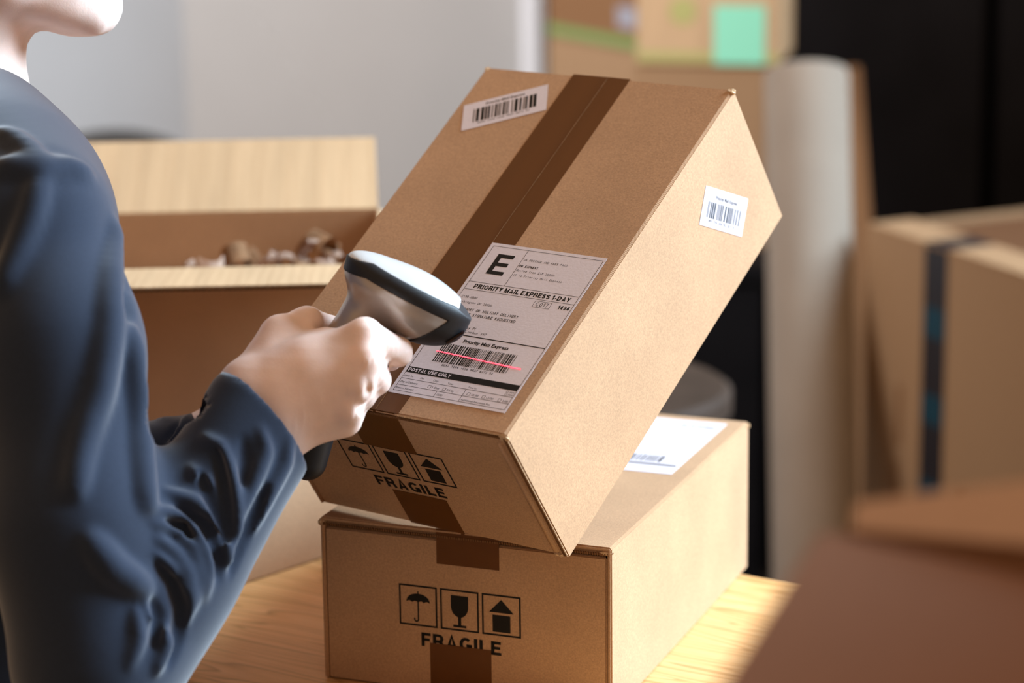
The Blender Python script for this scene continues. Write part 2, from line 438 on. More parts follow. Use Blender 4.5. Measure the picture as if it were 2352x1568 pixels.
def carton(root, W, L, H, material, lift=0.0, flaps=True, gap=0.0014):
    """closed shipping carton, local u across, v back, w up"""
    box('front_panel', (0.0026, 0.0009, 0), (W - 0.0034, 0.0009 + T, H - T - gap), material, root, bev=0.0016, seg=3, smooth=False)
    box('back_panel', (0.001, L - T, 0), (W - 0.001, L, H - T - gap), material, root, bev=0.001)
    box('side_panel', (0, 0, 0), (T, L, H - 0.0004), material, root, bev=0.0011)
    box('side_panel', (W - T, 0, 0), (W, L, H - 0.0004), material, root, bev=0.0011)
    box('bottom_panel', (T, T, 0.0002), (W - T, L - T, 0.0002 + T), material, root)
    if flaps:
        for u0, u1 in ((0.0006, W / 2 - 0.0004), (W / 2 + 0.0004, W - 0.0006)):
            box('top_flap', (u0, 0.0002, H - T), (u1, L - 0.0002, H), material, root, bev=0.0010)
        box('inner_flap', (T, T + 0.001, H - 2 * T - 0.001), (W - T, L - T, H - T - 0.0004), material, root)

# ---- lower carton on the table
lo = empty('closed_carton', 'closed kraft carton lying flat on the pine table under the tilted carton', 'carton', (-0.13887, 1.77308, TZ), -0.373105, group='matching sealed cartons')
carton(lo, CW, CL, CH, M['kraft'], gap=0.0042)
LF = Face((0, 0.0009, 0), (1, 0, 0), (0, 0, 1), 0.0001)
icons(LF, 60.1, 79.2, lo)
def tape_plate(parent, lo_, hi_, name='tape'):
    return box(name, lo_, hi_, M['tape'], parent)
tape_plate(lo, (0.0898, 0.00045, 0.0972), (0.1371, 0.00065, CH), 'tape')
tape_plate(lo, (0.0833, 0.00045, 0.0005), (0.1301, 0.00065, 0.0372), 'tape')
tape_plate(lo, (0.0898, 0.0004, CH + 0.0001), (0.1371, CL, CH + 0.0003), 'tape')
flute_row('flute_edge', (0.002, 0.0006, CH - T - 0.0022), (CW - 0.002, 0.0006, CH - T - 0.0022), 120, 0.6, 0.0016, M['kraft_edge'], lo, (0, -1, 0))
crumple('worn_corner', (CW - 0.004, 0.0015, CH - 0.0045), 0.0032, lo, M['kraft_fibre'], 3, (1.6, .7, .5))
crumple('worn_corner', (0.0005, 0.0025, CH - 0.0050), 0.0032, lo, M['kraft_fibre'], 4, (1.0, .8, .9))
crumple('worn_corner', (CW - 0.001, CL - 0.002, CH - 0.0030), 0.0026, lo, M['kraft_fibre'], 5)
# its shipping label
LT = Face((0.1120, 0.1780, CH), (1, 0, 0), (0, 1, 0), 0.00025)
lb = box('shipping_label', (0.1085, 0.1775, CH + 0.00002), (0.2060, 0.3235, CH + 0.00025), M['paper'], lo)
ink('printed_bar', LT, [rect(0, 19.0, 91, 22.4)], M['ink'], lb)
barcode(LT, 14, 27, 76, 43, 75, M['ink'], lb, 5)
text('Washington DC 20020', LT, 10, 40, 92, 2.3, M['ink'], lb, mono=True)
text('SUNDAY OR HOLIDAY DELIVERY', LT, 24, 84, 110, 3.2, M['ink'], lb, mono=True)
text('PM EXPRESS', LT, 60, 88, 130, 3.6, M['ink'], lb, bold=.02, mono=True)
text('Mailed from ZIP 20020', LT, 55, 90, 124, 2.8, M['ink'], lb, mono=True)

# ---- tilted carton
RU = np.array([[0.80319, 0.49211, -0.33573], [-0.59572, 0.66404, -0.45184], [0.00058, 0.56291, 0.82651]])
q_, _ = np.linalg.qr(RU); RU = q_ * np.sign(np.sum(q_ * RU, 0))
tu = np.array([-0.140575, 1.808204, -0.569597]) * 0.9948 + CAM
UW, UL, UH = 0.220, 0.3354, 0.1250
up = empty('closed_carton', 'sealed carton tilted up on its front edge with a large shipping label being scanned', 'carton', tu, R=RU, group='matching sealed cartons')
carton(up, UW, UL, UH, M['kraft'], gap=0.0020)
UF = Face((0, 0.0009, 0), (1, 0, 0), (0, 0, 1), 0.0001)
icons(UF, 55.9, 83.9, up)
tape_plate(up, (0.0814, 0.00045, 0.0834), (0.1276, 0.00065, UH + 0.0003), 'tape')
tape_plate(up, (0.0836, 0.00045, 0.0006), (0.1310, 0.00065, 0.0362), 'tape')
# tape along the top: two overlapping runs either side of the flap seam
box('tape', (0.0808, 0.0004, UH + 0.0001), (0.1122, UL - 0.001, UH + 0.00032), M['tape'], up)
box('tape', (0.1116, 0.0004, UH + 0.00006), (0.1313, UL - 0.001, UH + 0.00024), M['tape'], up)
box('tape_fold', (0.1116, 0.0004, UH + 0.0003), (0.1120, UL - 0.001, UH + 0.00062), M['kraft_edge'], up)
box('tape', (0.0808, UL - 0.001, 0.085), (0.1313, UL + 0.0004, UH + 0.0003), M['tape'], up)
# scored front edge of the top flap and the raw edge of the side panel
flute_row('score_line', (0.129, 0.0000, UH - 0.0010), (UW - 0.003, 0.0000, UH - 0.0010), 74, 0.45, 0.0011, M['kraft_fibre'], up, (0, -0.7, 0.7))
flute_row('score_line', (0.003, 0.0000, UH - 0.0010), (0.080, 0.0000, UH - 0.0010), 62, 0.45, 0.0011, M['kraft_fibre'], up, (0, -0.7, 0.7))
flute_row('flute_edge', (UW - 0.0026, 0.0000, 0.002), (UW - 0.0026, 0.0000, UH - 0.004), 110, 0.6, 0.0015, M['kraft_edge'], up, (0, -1, 0))
flute_row('score_line', (UW - 0.0008, 0.0000, 0.002), (UW - 0.0008, 0.0000, UH - 0.004), 90, 0.45, 0.0008, M['kraft_fibre'], up, (0, -1, 0))
flute_row('flute_edge', (0.004, 0.0005, UH - T - 0.0010), (UW - 0.004, 0.0005, UH - T - 0.0010), 120, 0.8, 0.0016, M['kraft_edge'], up, (0, -1, 0))
box('crease_ridge', (UW - 0.0125, -0.0004, 0.003), (UW - 0.0062, 0.003, UH - 0.010), M['kraft'], up, bev=0.0014, seg=3, smooth=True)
crumple('worn_corner', (UW - 0.0035, 0.0012, UH - 0.0045), 0.0036, up, M['kraft_fibre'], 6, (1.2, .6, 1))
crumple('worn_corner', (UW - 0.002, UL - 0.002, UH - 0.0015), 0.0034, up, M['kraft_fibre'], 7, (1.2, 1, 1))
crumple('worn_corner', (0.002, UL - 0.002, UH - 0.0012), 0.0024, up, M['kraft_fibre'], 8, (1.2, 1, 1))
crumple('worn_corner', (UW - 0.008, 0.0015, 0.0012), 0.0032, up, M['kraft_fibre'], 9, (1.6, .8, .7))

# large label
lbl = box('shipping_label', (0.1122, 0.0168, UH + 0.0003), (0.2095, 0.1608, UH + 0.00056), M['paper'], up)
G = Face((0.112, 0.0175, UH), (1, 0, 0), (0, 1, 0), 0.00056)
I = M['ink']; t_ = 0.32
rules = frame_polys(3.0, 1.6, 96.0, 140.6, t_)
rules += [rect(33.0, 105.7, 33.0 + t_, 140.6), rect(3.0, 105.5, 96, 105.5 + t_), rect(3.0, 98.2, 96, 98.2 + t_),
          rect(3.0, 57.0, 96, 57.8), rect(3.0, 12.7, 96, 12.7 + t_), rect(3.0, 6.8, 96, 6.8 + t_),
          rect(37.0, 1.6, 37.0 + t_, 6.8), rect(57.8, 1.6, 57.8 + t_, 12.7)]
rules += frame_polys(64.8, 91.2, 78.8, 97.0, .28)
ink('ruled_lines', G, rules, I, lbl)
boxes = []
for x, y in ((28.0, 8.2), (40.2, 8.2), (60.8, 8.0), (73.2, 7.8), (86.4, 7.6)):
    boxes += frame_polys(x, y, x + 2.5, y + 2.5, .25)
for x, y in ((88.6, 15.9), (88.6, 13.6)):
    boxes += frame_polys(x, y, x + 1.7, y + 1.7, .22)
ink('tick_boxes', G, boxes, I, lbl)
ink('letter_mark', G, [rect(11.6, 114.4, 15.6, 133.8), rect(15.6, 114.4, 26.0, 117.8), rect(15.6, 122.4, 25.0, 125.8), rect(15.6, 130.4, 25.8, 133.8)], I, lbl)
ink('printed_bar', G, [rect(3.0, 18.4, 95.9, 23.6)], I, lbl)
for s, x0, x1, y, cap, bold, mono in (
    ('US POSTAGE AND FEES PAID', 34.4, 71.2, 130.7, 1.85, 0, 1), ('PM EXPRESS', 34.0, 50.0, 124.7, 1.9, .03, 1),
    ('Mailed from ZIP 20020', 34.0, 66.3, 120.4, 1.8, 0, 1), ('17 id Priority Mail Express', 34.0, 75.4, 115.8, 1.8, 0, 1),
    ('2198-2000', 5.4, 19.0, 90.4, 1.9, 0, 1),
    ('Washington DC 20020', 5.3, 34.4, 85.8, 1.9, 0, 1),
    ('SUNDAY OR HOLIDAY DELIVERY', 11.3, 60.4, 79.2, 2.3, .012, 1), ('R OF SIGNATURE REQUESTED', 14.6, 60.4, 74.7, 2.4, .012, 1),
    ('ley PI', 24.6, 34.7, 63.2, 2.2, 0, 1), ('London SW7', 27.6, 45.4, 59.8, 2.0, 0, 1),
    ('Priority Mail Express', 31.2, 69.0, 51.1, 2.7, .03, 0), ('8092 7294 1036 9827 8273 92', 27.0, 70.0, 28.4, 1.75, .012, 1),
    ('Date In:', 4.4, 11.7, 14.6, 1.45, 0, 0), ('Mo.', 17.8, 21.0, 14.5, 1.4, 0, 0), ('Day', 29.2, 33.2, 14.4, 1.5, 0, 0),
    ('Year', 41.1, 46.0, 14.2, 1.5, 0, 0), ('Time In:', 58.3, 65.6, 14.0, 1.4, 0, 0), ('AM', 91.4, 94.8, 15.9, 1.35, 0, 0), ('PM', 91.4, 94.8, 13.6, 1.35, 0, 0),
    ('Day of Delivery:', 4.5, 19.0, 9.1, 1.6, 0, 0), ('1-Day', 31.6, 37.6, 8.5, 1.6, 0, 0), ('2-Day', 43.8, 49.8, 8.5, 1.6, 0, 0),
    ('10:30', 64.6, 70.2, 8.2, 1.6, 0, 0), ('12:00', 77.0, 82.6, 8.0, 1.6, 0, 0), ('3:00', 90.2, 94.6, 7.8, 1.6, 0, 0),
    ('Return Receipt', 3.9, 19.0, 3.6, 1.6, 0, 0), ('COD', 38.6, 43.4, 3.3, 1.6, 0, 0), ('Additional Insurance Fee', 59.0, 83.0, 2.9, 1.6, 0, 0)):
    text(s, G, x0, x1, y, cap, I, lbl, bold=bold, mono=bool(mono))
grot('POSTAL USE ONLY', G, 4.2, 39.8, 19.6, 2.9, M['paper'], lbl, b=0.19, h=0.0002)
grot('PRIORITY MAIL EXPRESS 1-DAY', G, 9.8, 90.8, 99.9, 4.0, I, lbl, b=0.20)
grot('C017', G, 66.8, 76.8, 92.3, 3.6, I, lbl, b=0.10, gap=.16)
grot('1434', G, 84.9, 94.2, 92.6, 3.3, I, lbl, b=0.20)
barcode(G, 17.6, 31.2, 79.0, 48.0, 150, I, lbl, 11)
# small barcode stickers
def sticker(root, face, w, h, bars, seed, material, cap, tx, ty):
    st_ = mesh('barcode_label', [face.p(0, 0, 0), face.p(w, 0, 0), face.p(w, h, 0), face.p(0, h, 0)], [[0, 1, 2, 3]], M['paper'], root)
    barcode(face, bars[0], bars[1], bars[2], bars[3], 62, material, st_, seed)
    text('Priority Mail Express', face, tx[0], tx[1], ty, cap, material, st_, bold=.015)
    text('8092 7294 1036 9827 8273 92', face, bars[0] + 4, bars[2] - 5, bars[1] - 3.0, cap * 0.75, material, st_, mono=True)
A = np.array([0.0197, 0.2652]); B = np.array([0.0793, 0.2962]); dX = (B - A) / np.linalg.norm(B - A)
sticker(up, Face((A[0], A[1], UH), (dX[0], dX[1], 0), (-dX[1], dX[0], 0), 0.0003), 67.0, 30.0, (8.5, 7.0, 58.5, 22.0), 21, M['ink'], 2.5, (18, 49), 24.4)
A = np.array([0.2469, 0.0763]); B = np.array([0.2836, 0.0285]); dX = (B - A) / np.linalg.norm(B - A)
sticker(up, Face((UW, A[0], A[1]), (0, dX[0], dX[1]), (0, -dX[1], dX[0]), 0.0003), 60.0, 28.0, (7.0, 6.5, 53.0, 18.0), 22, M['ink_soft'], 2.6, (16, 46), 20.6)

# ================================================================== IMPLICIT SURFACES (hand, body, clothes, scanner)
class Vol:
    """signed distance on a rectilinear grid, surfaced with naive surface nets"""
    def __init__(s, xs, ys, zs):
        s.ax = [np.asarray(a, np.float32) for a in (xs, ys, zs)]
        s.D = np.full([len(a) for a in s.ax], 0.2, np.float32)
    def sl(s, lo, hi):
        r = []
        for a, l, h in zip(s.ax, lo, hi):
            i = max(int(np.searchsorted(a, l)) - 2, 0); j = min(int(np.searchsorted(a, h)) + 2, len(a))
            if j <= i: return None
            r.append(slice(i, j))
        return tuple(r)
    def pts(s, sl):
        return s.ax[0][sl[0]][:, None, None], s.ax[1][sl[1]][None, :, None], s.ax[2][sl[2]][None, None, :]
    def comb(s, sl, d, k, op):
        a = s.D[sl]
        if op == 'u':
            if k > 0: h = np.maximum(k - np.abs(a - d), 0) / k; r = np.minimum(a, d) - h * h * k * 0.25
            else: r = np.minimum(a, d)
        elif op == 's':
            d = -d
            if k > 0: h = np.maximum(k - np.abs(a - d), 0) / k; r = np.maximum(a, d) + h * h * k * 0.25
            else: r = np.maximum(a, d)
        s.D[sl] = r
    def cone(s, a, b, ra, rb, k=0.006, op='u', flat=None):
        a, b = np.asarray(a, float), np.asarray(b, float)
        m_ = max(ra, rb) + k + 0.012
        sl = s.sl(np.minimum(a, b) - m_, np.maximum(a, b) + m_)
        if sl is None: return
        X, Y, Z = s.pts(sl); ab = b - a; L2 = max(float(ab @ ab), 1e-12)
        t = np.clip(((X - a[0]) * ab[0] + (Y - a[1]) * ab[1] + (Z - a[2]) * ab[2]) / L2, 0, 1)
        d = np.sqrt((X - a[0] - t * ab[0]) ** 2 + (Y - a[1] - t * ab[1]) ** 2 + (Z - a[2] - t * ab[2]) ** 2) - (ra + (rb - ra) * t)
        s.comb(sl, d.astype(np.float32), k, op)
    def ell(s, c, r, R=None, k=0.006, op='u'):
        c = np.asarray(c, float); r = np.asarray(r, float); R = np.eye(3) if R is None else np.asarray(R)
        m_ = float(r.max()) + k + 0.012
        sl = s.sl(c - m_, c + m_)
        if sl is None: return
        X, Y, Z = s.pts(sl); X, Y, Z = X - c[0], Y - c[1], Z - c[2]
        q = [X * R[0, i] + Y * R[1, i] + Z * R[2, i] for i in range(3)]
        k0 = np.sqrt(sum((q[i] / r[i]) ** 2 for i in range(3))); k1 = np.sqrt(sum((q[i] / r[i] ** 2) ** 2 for i in range(3))) + 1e-9
        s.comb(sl, (k0 * (k0 - 1) / k1).astype(np.float32), k, op)
    def chain(s, pts, rs, k=0.004, op='u'):
        for i in range(len(pts) - 1):
            s.cone(pts[i], pts[i + 1], rs[i], rs[i + 1], k, op)
    def half(s, o, n):                               # keep the side where (p-o).n < 0
        X, Y, Z = s.pts((slice(None),) * 3)
        d = (X - o[0]) * n[0] + (Y - o[1]) * n[1] + (Z - o[2]) * n[2]
        s.D = np.maximum(s.D, d.astype(np.float32))
    def at(s, p):
        i = []
        f = []
        for a, v in zip(s.ax, p):
            j = int(np.clip(np.searchsorted(a, v) - 1, 0, len(a) - 2)); i.append(j); f.append(float(np.clip((v - a[j]) / (a[j + 1] - a[j]), 0, 1)))
        r = 0.0
        for dx in (0, 1):
            for dy in (0, 1):
                for dz in (0, 1):
                    r += s.D[i[0] + dx, i[1] + dy, i[2] + dz] * (f[0] if dx else 1 - f[0]) * (f[1] if dy else 1 - f[1]) * (f[2] if dz else 1 - f[2])
        return r
    def hit(s, px, py, d0, d1):                      # where the line of sight meets the surface
        v = ray(px, py); d = d0
        while d < d1:
            q = s.at(CAM + v * d)
            if q < 0.0004: return CAM + v * d, v / np.linalg.norm(v)
            d += max(min(q * 0.7, 0.01), 0.0007)
        return None, v
    def nets(s):
        D = s.D; S = D < 0
        nx, ny, nz = D.shape
        c = np.zeros((nx - 1, ny - 1, nz - 1), np.int8)
        for dx in (0, 1):
            for dy in (0, 1):
                for dz in (0, 1):
                    c += S[dx:nx - 1 + dx, dy:ny - 1 + dy, dz:nz - 1 + dz]
        cells = np.argwhere((c > 0) & (c < 8))
        idx = -np.ones(c.shape, np.int32); idx[tuple(cells.T)] = np.arange(len(cells))
        acc = np.zeros((len(cells), 3)); cnt = np.zeros(len(cells))
        corn = [(dx, dy, dz) for dx in (0, 1) for dy in (0, 1) for dz in (0, 1)]
        def val(o): return D[cells[:, 0] + o[0], cells[:, 1] + o[1], cells[:, 2] + o[2]].astype(float)
        V = {o: val(o) for o in corn}
        for o in corn:
            for a in range(3):
                if o[a]: continue
                p = list(o); p[a] = 1; p = tuple(p)
                v0, v1 = V[o], V[p]; cr_ = (v0 < 0) != (v1 < 0)
                t = np.where(cr_, v0 / np.where(cr_, v0 - v1, 1), 0)
                q = np.zeros((len(cells), 3)); q[:] = o; q[:, a] = t
                acc[cr_] += q[cr_]; cnt[cr_] += 1
        f = acc / np.maximum(cnt, 1)[:, None]
        vs = np.zeros_like(f)
        for a in range(3):
            A_ = s.ax[a].astype(float); i = cells[:, a]; vs[:, a] = A_[i] + f[:, a] * (A_[i + 1] - A_[i])
        quads = []
        for a in range(3):
            b_, c_ = (a + 1) % 3, (a + 2) % 3
            n = list(D.shape); sl0 = [slice(None)] * 3; sl1 = [slice(None)] * 3
            sl0[a] = slice(0, n[a] - 1); sl1[a] = slice(1, n[a])
            for q in (b_, c_): sl0[q] = slice(1, n[q] - 1); sl1[q] = slice(1, n[q] - 1)
            s0, s1 = S[tuple(sl0)], S[tuple(sl1)]
            for flip, msk in ((False, s0 & ~s1), (True, ~s0 & s1)):
                e = np.argwhere(msk)
                if not len(e): continue
                for q in (b_, c_): e[:, q] += 1
                def g(ob, oc):
                    w = e.copy(); w[:, b_] += ob; w[:, c_] += oc; return idx[tuple(w.T)]
                qd = np.stack([g(-1, -1), g(0, -1), g(0, 0), g(-1, 0)], 1)
                quads.append(qd[:, ::-1] if flip else qd)
        return vs, np.concatenate(quads)
def relax(vs, quads, n=1, lam=0.5):
    for _ in range(n):
        acc = np.zeros_like(vs); c = np.zeros(len(vs))
        for a, b in ((0, 1), (1, 2), (2, 3), (3, 0)):
            np.add.at(acc, quads[:, a], vs[quads[:, b]]); np.add.at(acc, quads[:, b], vs[quads[:, a]])
            np.add.at(c, quads[:, a], 1); np.add.at(c, quads[:, b], 1)
        vs = vs + lam * (acc / np.maximum(c, 1)[:, None] - vs)
    return vs
def volmesh(name, vol, material, parent=None, off=(0, 0, 0), n=1, xf=None):
    vs, q = vol.nets(); vs = relax(vs, q, n)
    if xf is not None: vs = xf(vs)
    vs = vs - np.asarray(off)
    me = bpy.data.meshes.new(name)
    me.vertices.add(len(vs)); me.vertices.foreach_set('co', vs.astype(np.float32).ravel())
    me.loops.add(4 * len(q)); me.loops.foreach_set('vertex_index', q.astype(np.int32).ravel())
    me.polygons.add(len(q)); me.polygons.foreach_set('loop_start', np.arange(0, 4 * len(q), 4, dtype=np.int32))
    me.update(); me.validate()
    return finish(name, me, material, parent, True)
def axis(*segs):
    """(end, step) list after the start -> monotone coordinates"""
    r = [segs[0]]
    for e, st_ in segs[1:]:
        n = max(int(round((e - r[-1]) / st_)), 1); r += list(np.linspace(r[-1], e, n + 1)[1:])
    return r

# ------------------------------------------------------------------ barcode scanner
M['silver'] = mat('pearl_silver_plastic', (0.40, 0.35, 0.31), 0.33, 0.5, metal=0.45, coat=0.25)
M['shell'] = mat('white_gloss_plastic', (0.52, 0.52, 0.52), 0.25, 0.5, coat=0.4)
M['rubber'] = mat('charcoal_rubber', (0.016, 0.017, 0.020), 0.5, 0.3, nscale=900, namt=0.1, bump=0.06, bscale=1500)
M['glass'] = mat('dark_red_window', (0.02, 0.004, 0.004), 0.1, 0.6)
SD = 1.702
SO = P(930, 690, SD)
SMM = SD / FPX * 3.42                                # keep the proportions measured in the picture
ex = 0.888 * RGT - 0.460 * UPV; ey = 0.460 * RGT + 0.888 * UPV
ex = ex + 0.16 * FWD; ex /= np.linalg.norm(ex)
rl = math.radians(11)
ey = ey - (ey @ ex) * ex; ey /= np.linalg.norm(ey)
ez = np.cross(ex, ey)                                # towards the viewer
ey2 = math.cos(rl) * ey + math.sin(rl) * ez
ez2 = np.cross(ex, ey2)
def sxf(v): return SO + (v[:, :1] * ex + v[:, 1:2] * ey2 + v[:, 2:3] * ez2) * SMM
scan = empty('barcode_scanner', 'silver and black handheld barcode scanner held over the shipping label', 'scanner', SO)
sc_off = SO
def head_vol(inf=0.0, with_neck=False, st_=0.8, lo_=(-56, -150, -36), hi_=(56, 34, 36)):
    v = Vol(np.arange(lo_[0], hi_[0], st_), np.arange(lo_[1], hi_[1], st_), np.arange(lo_[2], hi_[2], st_))
    v.D[:] = 200
    v.mm = 1
    def ell(c, r, k): 
        X, Y, Z = v.pts((slice(None),) * 3); X, Y, Z = X - c[0], Y - c[1], Z - c[2]
        k0 = np.sqrt((X / r[0]) ** 2 + (Y / r[1]) ** 2 + (Z / r[2]) ** 2); k1 = np.sqrt((X / r[0] ** 2) ** 2 + (Y / r[1] ** 2) ** 2 + (Z / r[2] ** 2) ** 2) + 1e-6
        v.comb((slice(None),) * 3, (k0 * (k0 - 1) / k1).astype(np.float32), k, 'u')
    ell((-2, 10, 0), (46, 11.5, 27), 0)
    ell((6, 0, 0), (39, 22.5, 25), 6)
    ell((-20, 2, 0), (26, 14, 22), 6)
    v.D -= inf
    return v
def cap_r(v, a, b, ra, rb, k, zs=1.0):
    X, Y, Z = v.pts((slice(None),) * 3); a = np.array(a, float); b = np.array(b, float); ab = b - a
    t = np.clip(((X - a[0]) * ab[0] + (Y - a[1]) * ab[1]) / (ab @ ab), 0, 1)
    d = np.sqrt((X - a[0] - t * ab[0]) ** 2 + (Y - a[1] - t * ab[1]) ** 2 + ((Z - a[2]) * zs) ** 2) - (ra + (rb - ra) * t)
    v.comb((slice(None),) * 3, d.astype(np.float32), k, 'u')
def band(X, Y): return 10.5 + 0.0016 * 0 * X - np.clip((X - 30) * 0.35, 0, 8) - np.clip((-X - 32) * 0.35, 0, 6)
# top shell
v = head_vol(0.0, lo_=(-56, 0, -36)); X, Y, Z = v.pts((slice(None),) * 3)
v.D = np.maximum(v.D, (band(X, Y) + 4.4 - Y) + 0 * Z)
v.D = np.maximum(v.D, (X - 33.0) + 0 * Y + 0 * Z)
volmesh('top_shell', v, M['shell'], scan, sc_off, 1, sxf)
# rubber bumper with the nose cap
v = head_vol(0.9, lo_=(-56, -40, -36)); X, Y, Z = v.pts((slice(None),) * 3)
bd = np.maximum(np.abs(Y - band(X, Y)) - 5.2, 0 * X)
nose = (25.5 + np.clip((Y + 2) * 0.60, -20, 4)) - X
nose = np.maximum(nose, Y - band(X, Y) - 5.2)
v.D = np.maximum(v.D, np.minimum(np.abs(Y - band(X, Y)) - 5.2, nose) + 0 * Z)
volmesh('rubber_bumper', v, M['rubber'], scan, sc_off, 1, sxf)
# body and neck
v = head_vol(0.0)
cap_r(v, (-18, -6, 0), (-20, -42, 0), 17.5, 16, 9, 1.15)
cap_r(v, (-20, -42, 0), (-18, -84, 0), 15.5, 14.0, 5, 1.22)
cap_r(v, (-18, -84, 0), (-10, -116, 0), 14.0, 15, 5, 1.22)
X, Y, Z = v.pts((slice(None),) * 3)
v.D = np.maximum(v.D, (Y - band(X, Y) + 4.6) + 0 * Z)
v.D = np.maximum(v.D, (X - (25.5 + np.clip((Y + 2) * 0.60, -30, 4)) - 0.6) + 0 * Z)
volmesh('body', v, M['silver'], scan, sc_off, 1, sxf)
# dark foot of the grip
v = Vol(np.arange(-40, 20, 0.8), np.arange(-142, -100, 0.8), np.arange(-26, 26, 0.8)); v.D[:] = 200
cap_r(v, (-12, -112, 0), (-6, -130, 0), 15.6, 13.5, 4, 1.15)
X, Y, Z = v.pts((slice(None),) * 3); v.D = np.maximum(v.D, (Y + 108 - 0.3 * (X + 10)) + 0 * Z)
volmesh('grip_foot', v, M['rubber'], scan, sc_off, 1, sxf)
# trigger under the head, behind the hand
v = Vol(np.arange(-12, 18, 0.8), np.arange(-60, -18, 0.8), np.arange(-10, 10, 0.8)); v.D[:] = 200
cap_r(v, (1, -26, 0), (-2, -50, 0), 5.0, 3.6, 2, 0.8)
volmesh('trigger', v, M['rubber'], scan, sc_off, 1, sxf)
# scan window in the nose, facing the label
bm = bmesh.new(); addbox(bm, (-1.0, -8, -17), (1.0, 8, 17), 0.8)
for vv in bm.verts:
    q = sxf(np.array([[40.0 + vv.co.x * 0.8 + 0.42 * vv.co.y, -4 + vv.co.y * .8, vv.co.z * .9]]))[0] - SO; vv.co = Vector(q)
frombm('scan_window', bm, M['glass'], scan)
# laser line lying on the label
def labelpt(x, y, h): 
    q = G.p(x, y, h); return RU @ q + tu - SO
def ribbon(name, w, h, material):
    n = 40; vs, fs = [], []
    for i in range(n + 1):
        x = 15.8 + (88.2 - 15.8) * i / n; y = 40.3 + (36.9 - 40.3) * i / n
        wd = w * (0.75 + 0.25 * i / n)
        vs += [labelpt(x, y - wd / 2, h), labelpt(x, y + wd / 2, h)]
        if i < n: fs.append([2 * i, 2 * i + 2, 2 * i + 3, 2 * i + 1])
    return mesh(name, vs, fs, material, scan)
ll = ribbon('laser_line', 1.15, 0.00030, M['laser'])
l2 = ribbon('laser_core', 0.45, 0.00038, M['lasercore'])

# ------------------------------------------------------------------ person
M['skin'] = mat('skin', (0.86, 0.66, 0.585), 0.50, 0.28, nscale=38, namt=0.10, bump=0.10, bscale=700, sss=0.12)
M['shirt'] = mat('navy_jersey', (0.017, 0.026, 0.049), 0.85, 0.10, nscale=900, namt=0.12, bump=0.12, bscale=1400, sheen=0.50)
M['trousers'] = mat('black_denim', (0.02, 0.02, 0.024), 0.85, 0.1, nscale=500, namt=0.15)
M['hair'] = mat('brown_hair', (0.06, 0.03, 0.016), 0.5, 0.4, nscale=120, namt=0.3, stretch=(8, 8, 1))
M['nail'] = mat('fingernail', (0.66, 0.40, 0.32), 0.3, 0.4)
M['eye'] = mat('eye_white', (0.75, 0.72, 0.68), 0.2, 0.5)
HD = -0.075
def hp(px, py, d): return P(px, py, d + HD)
fine = 0.0014
wx = hp(500, 900, 1.735)[0]
bx = axis(-0.72, (-0.30, 0.0065), (-0.205, 0.004), (-0.058, fine))
by = axis(1.44, (1.55, 0.006), (1.75, fine), (1.90, 0.003), (2.05, 0.006))
bz = axis(-0.005, (0.80, 0.02), (1.005, 0.006), (1.165, fine), (1.70, 0.0062))
body = Vol(bx, by, bz)
# right hand around the grip
wrA, wrB = hp(572, 893, 1.746), hp(640, 985, 1.744)
elbow = P(215, 1530, 1.60); wristc = (wrA + wrB) / 2
fa = (elbow - wristc) / np.linalg.norm(elbow - wristc)
MC = {'i': (hp(655, 850, 1.742), hp(836, 770, 1.738), .0112, .0110), 'm': (hp(662, 886, 1.738), hp(840, 824, 1.730), .0112, .0104),
      'r': (hp(668, 926, 1.738), hp(824, 882, 1.731), .0106, .0098), 'p': (hp(672, 962, 1.743), hp(799, 940, 1.737), .0102, .0092)}
for k_, (a, b, ra, rb) in MC.items(): body.cone(a, b, ra, rb, 0.012)
body.cone(wrA, hp(700, 835, 1.742), .0150, .0125, 0.020); body.cone(wrB, hp(690, 950, 1.744), .0155, .013, 0.020)
body.cone(wrA, wrB, .0150, .0155, 0.020); body.cone((wrA + wrB) / 2, hp(720, 880, 1.742), .0150, .013, 0.02)
body.cone(hp(684, 978, 1.748), hp(790, 962, 1.748), .0125, .0122, 0.010)      # heel of the hand
body.cone(hp(650, 900, 1.750), hp(815, 850, 1.748), .0115, .0105, 0.010)
body.cone(hp(660, 860, 1.752), hp(800, 790, 1.752), .0115, .0105, 0.010)
fm = P(440, 1205, 1.638); el = P(240, 1490, 1.612)
body.cone(wrA, fm, .0145, .019, 0.012); body.cone(wrB, fm, .0155, .021, 0.012); body.cone(fm, el, .026, .030, 0.012)
# thumb
TH = [hp(592, 850, 1.757), hp(642, 768, 1.766), hp(704, 741, 1.781), hp(764, 752, 1.797)]
body.chain(TH, [.0145, .0118, .0098, .0080], 0.006)
body.cone(hp(640, 820, 1.757), hp(745, 785, 1.760), .0125, .009, 0.012)       # web
body.cone(hp(700, 742, 1.7735), hp(712, 736, 1.776), .0092, .0086, 0.003)
F4 = {'i': [hp(838, 768, 1.738), hp(916, 808, 1.768), hp(896, 824, 1.796), hp(868, 824, 1.811)],
      'm': [hp(842, 826, 1.730), hp(866, 873, 1.771), hp(838, 882, 1.799), hp(808, 875, 1.806)],
      'r': [hp(826, 884, 1.731), hp(832, 909, 1.769), hp(803, 916, 1.796), hp(775, 907, 1.802)],
      'p': [hp(801, 941, 1.737), hp(806, 956, 1.769), hp(779, 963, 1.791), hp(756, 954, 1.797)]}
for k_, rr in (('i', (.0106, .0088, .0076, .0066)), ('m', (.0104, .0090, .0078, .0068)), ('r', (.0098, .0087, .0075, .0066)), ('p', (.0091, .0079, .0068, .006))):
    body.chain(F4[k_], rr, 0.0028)
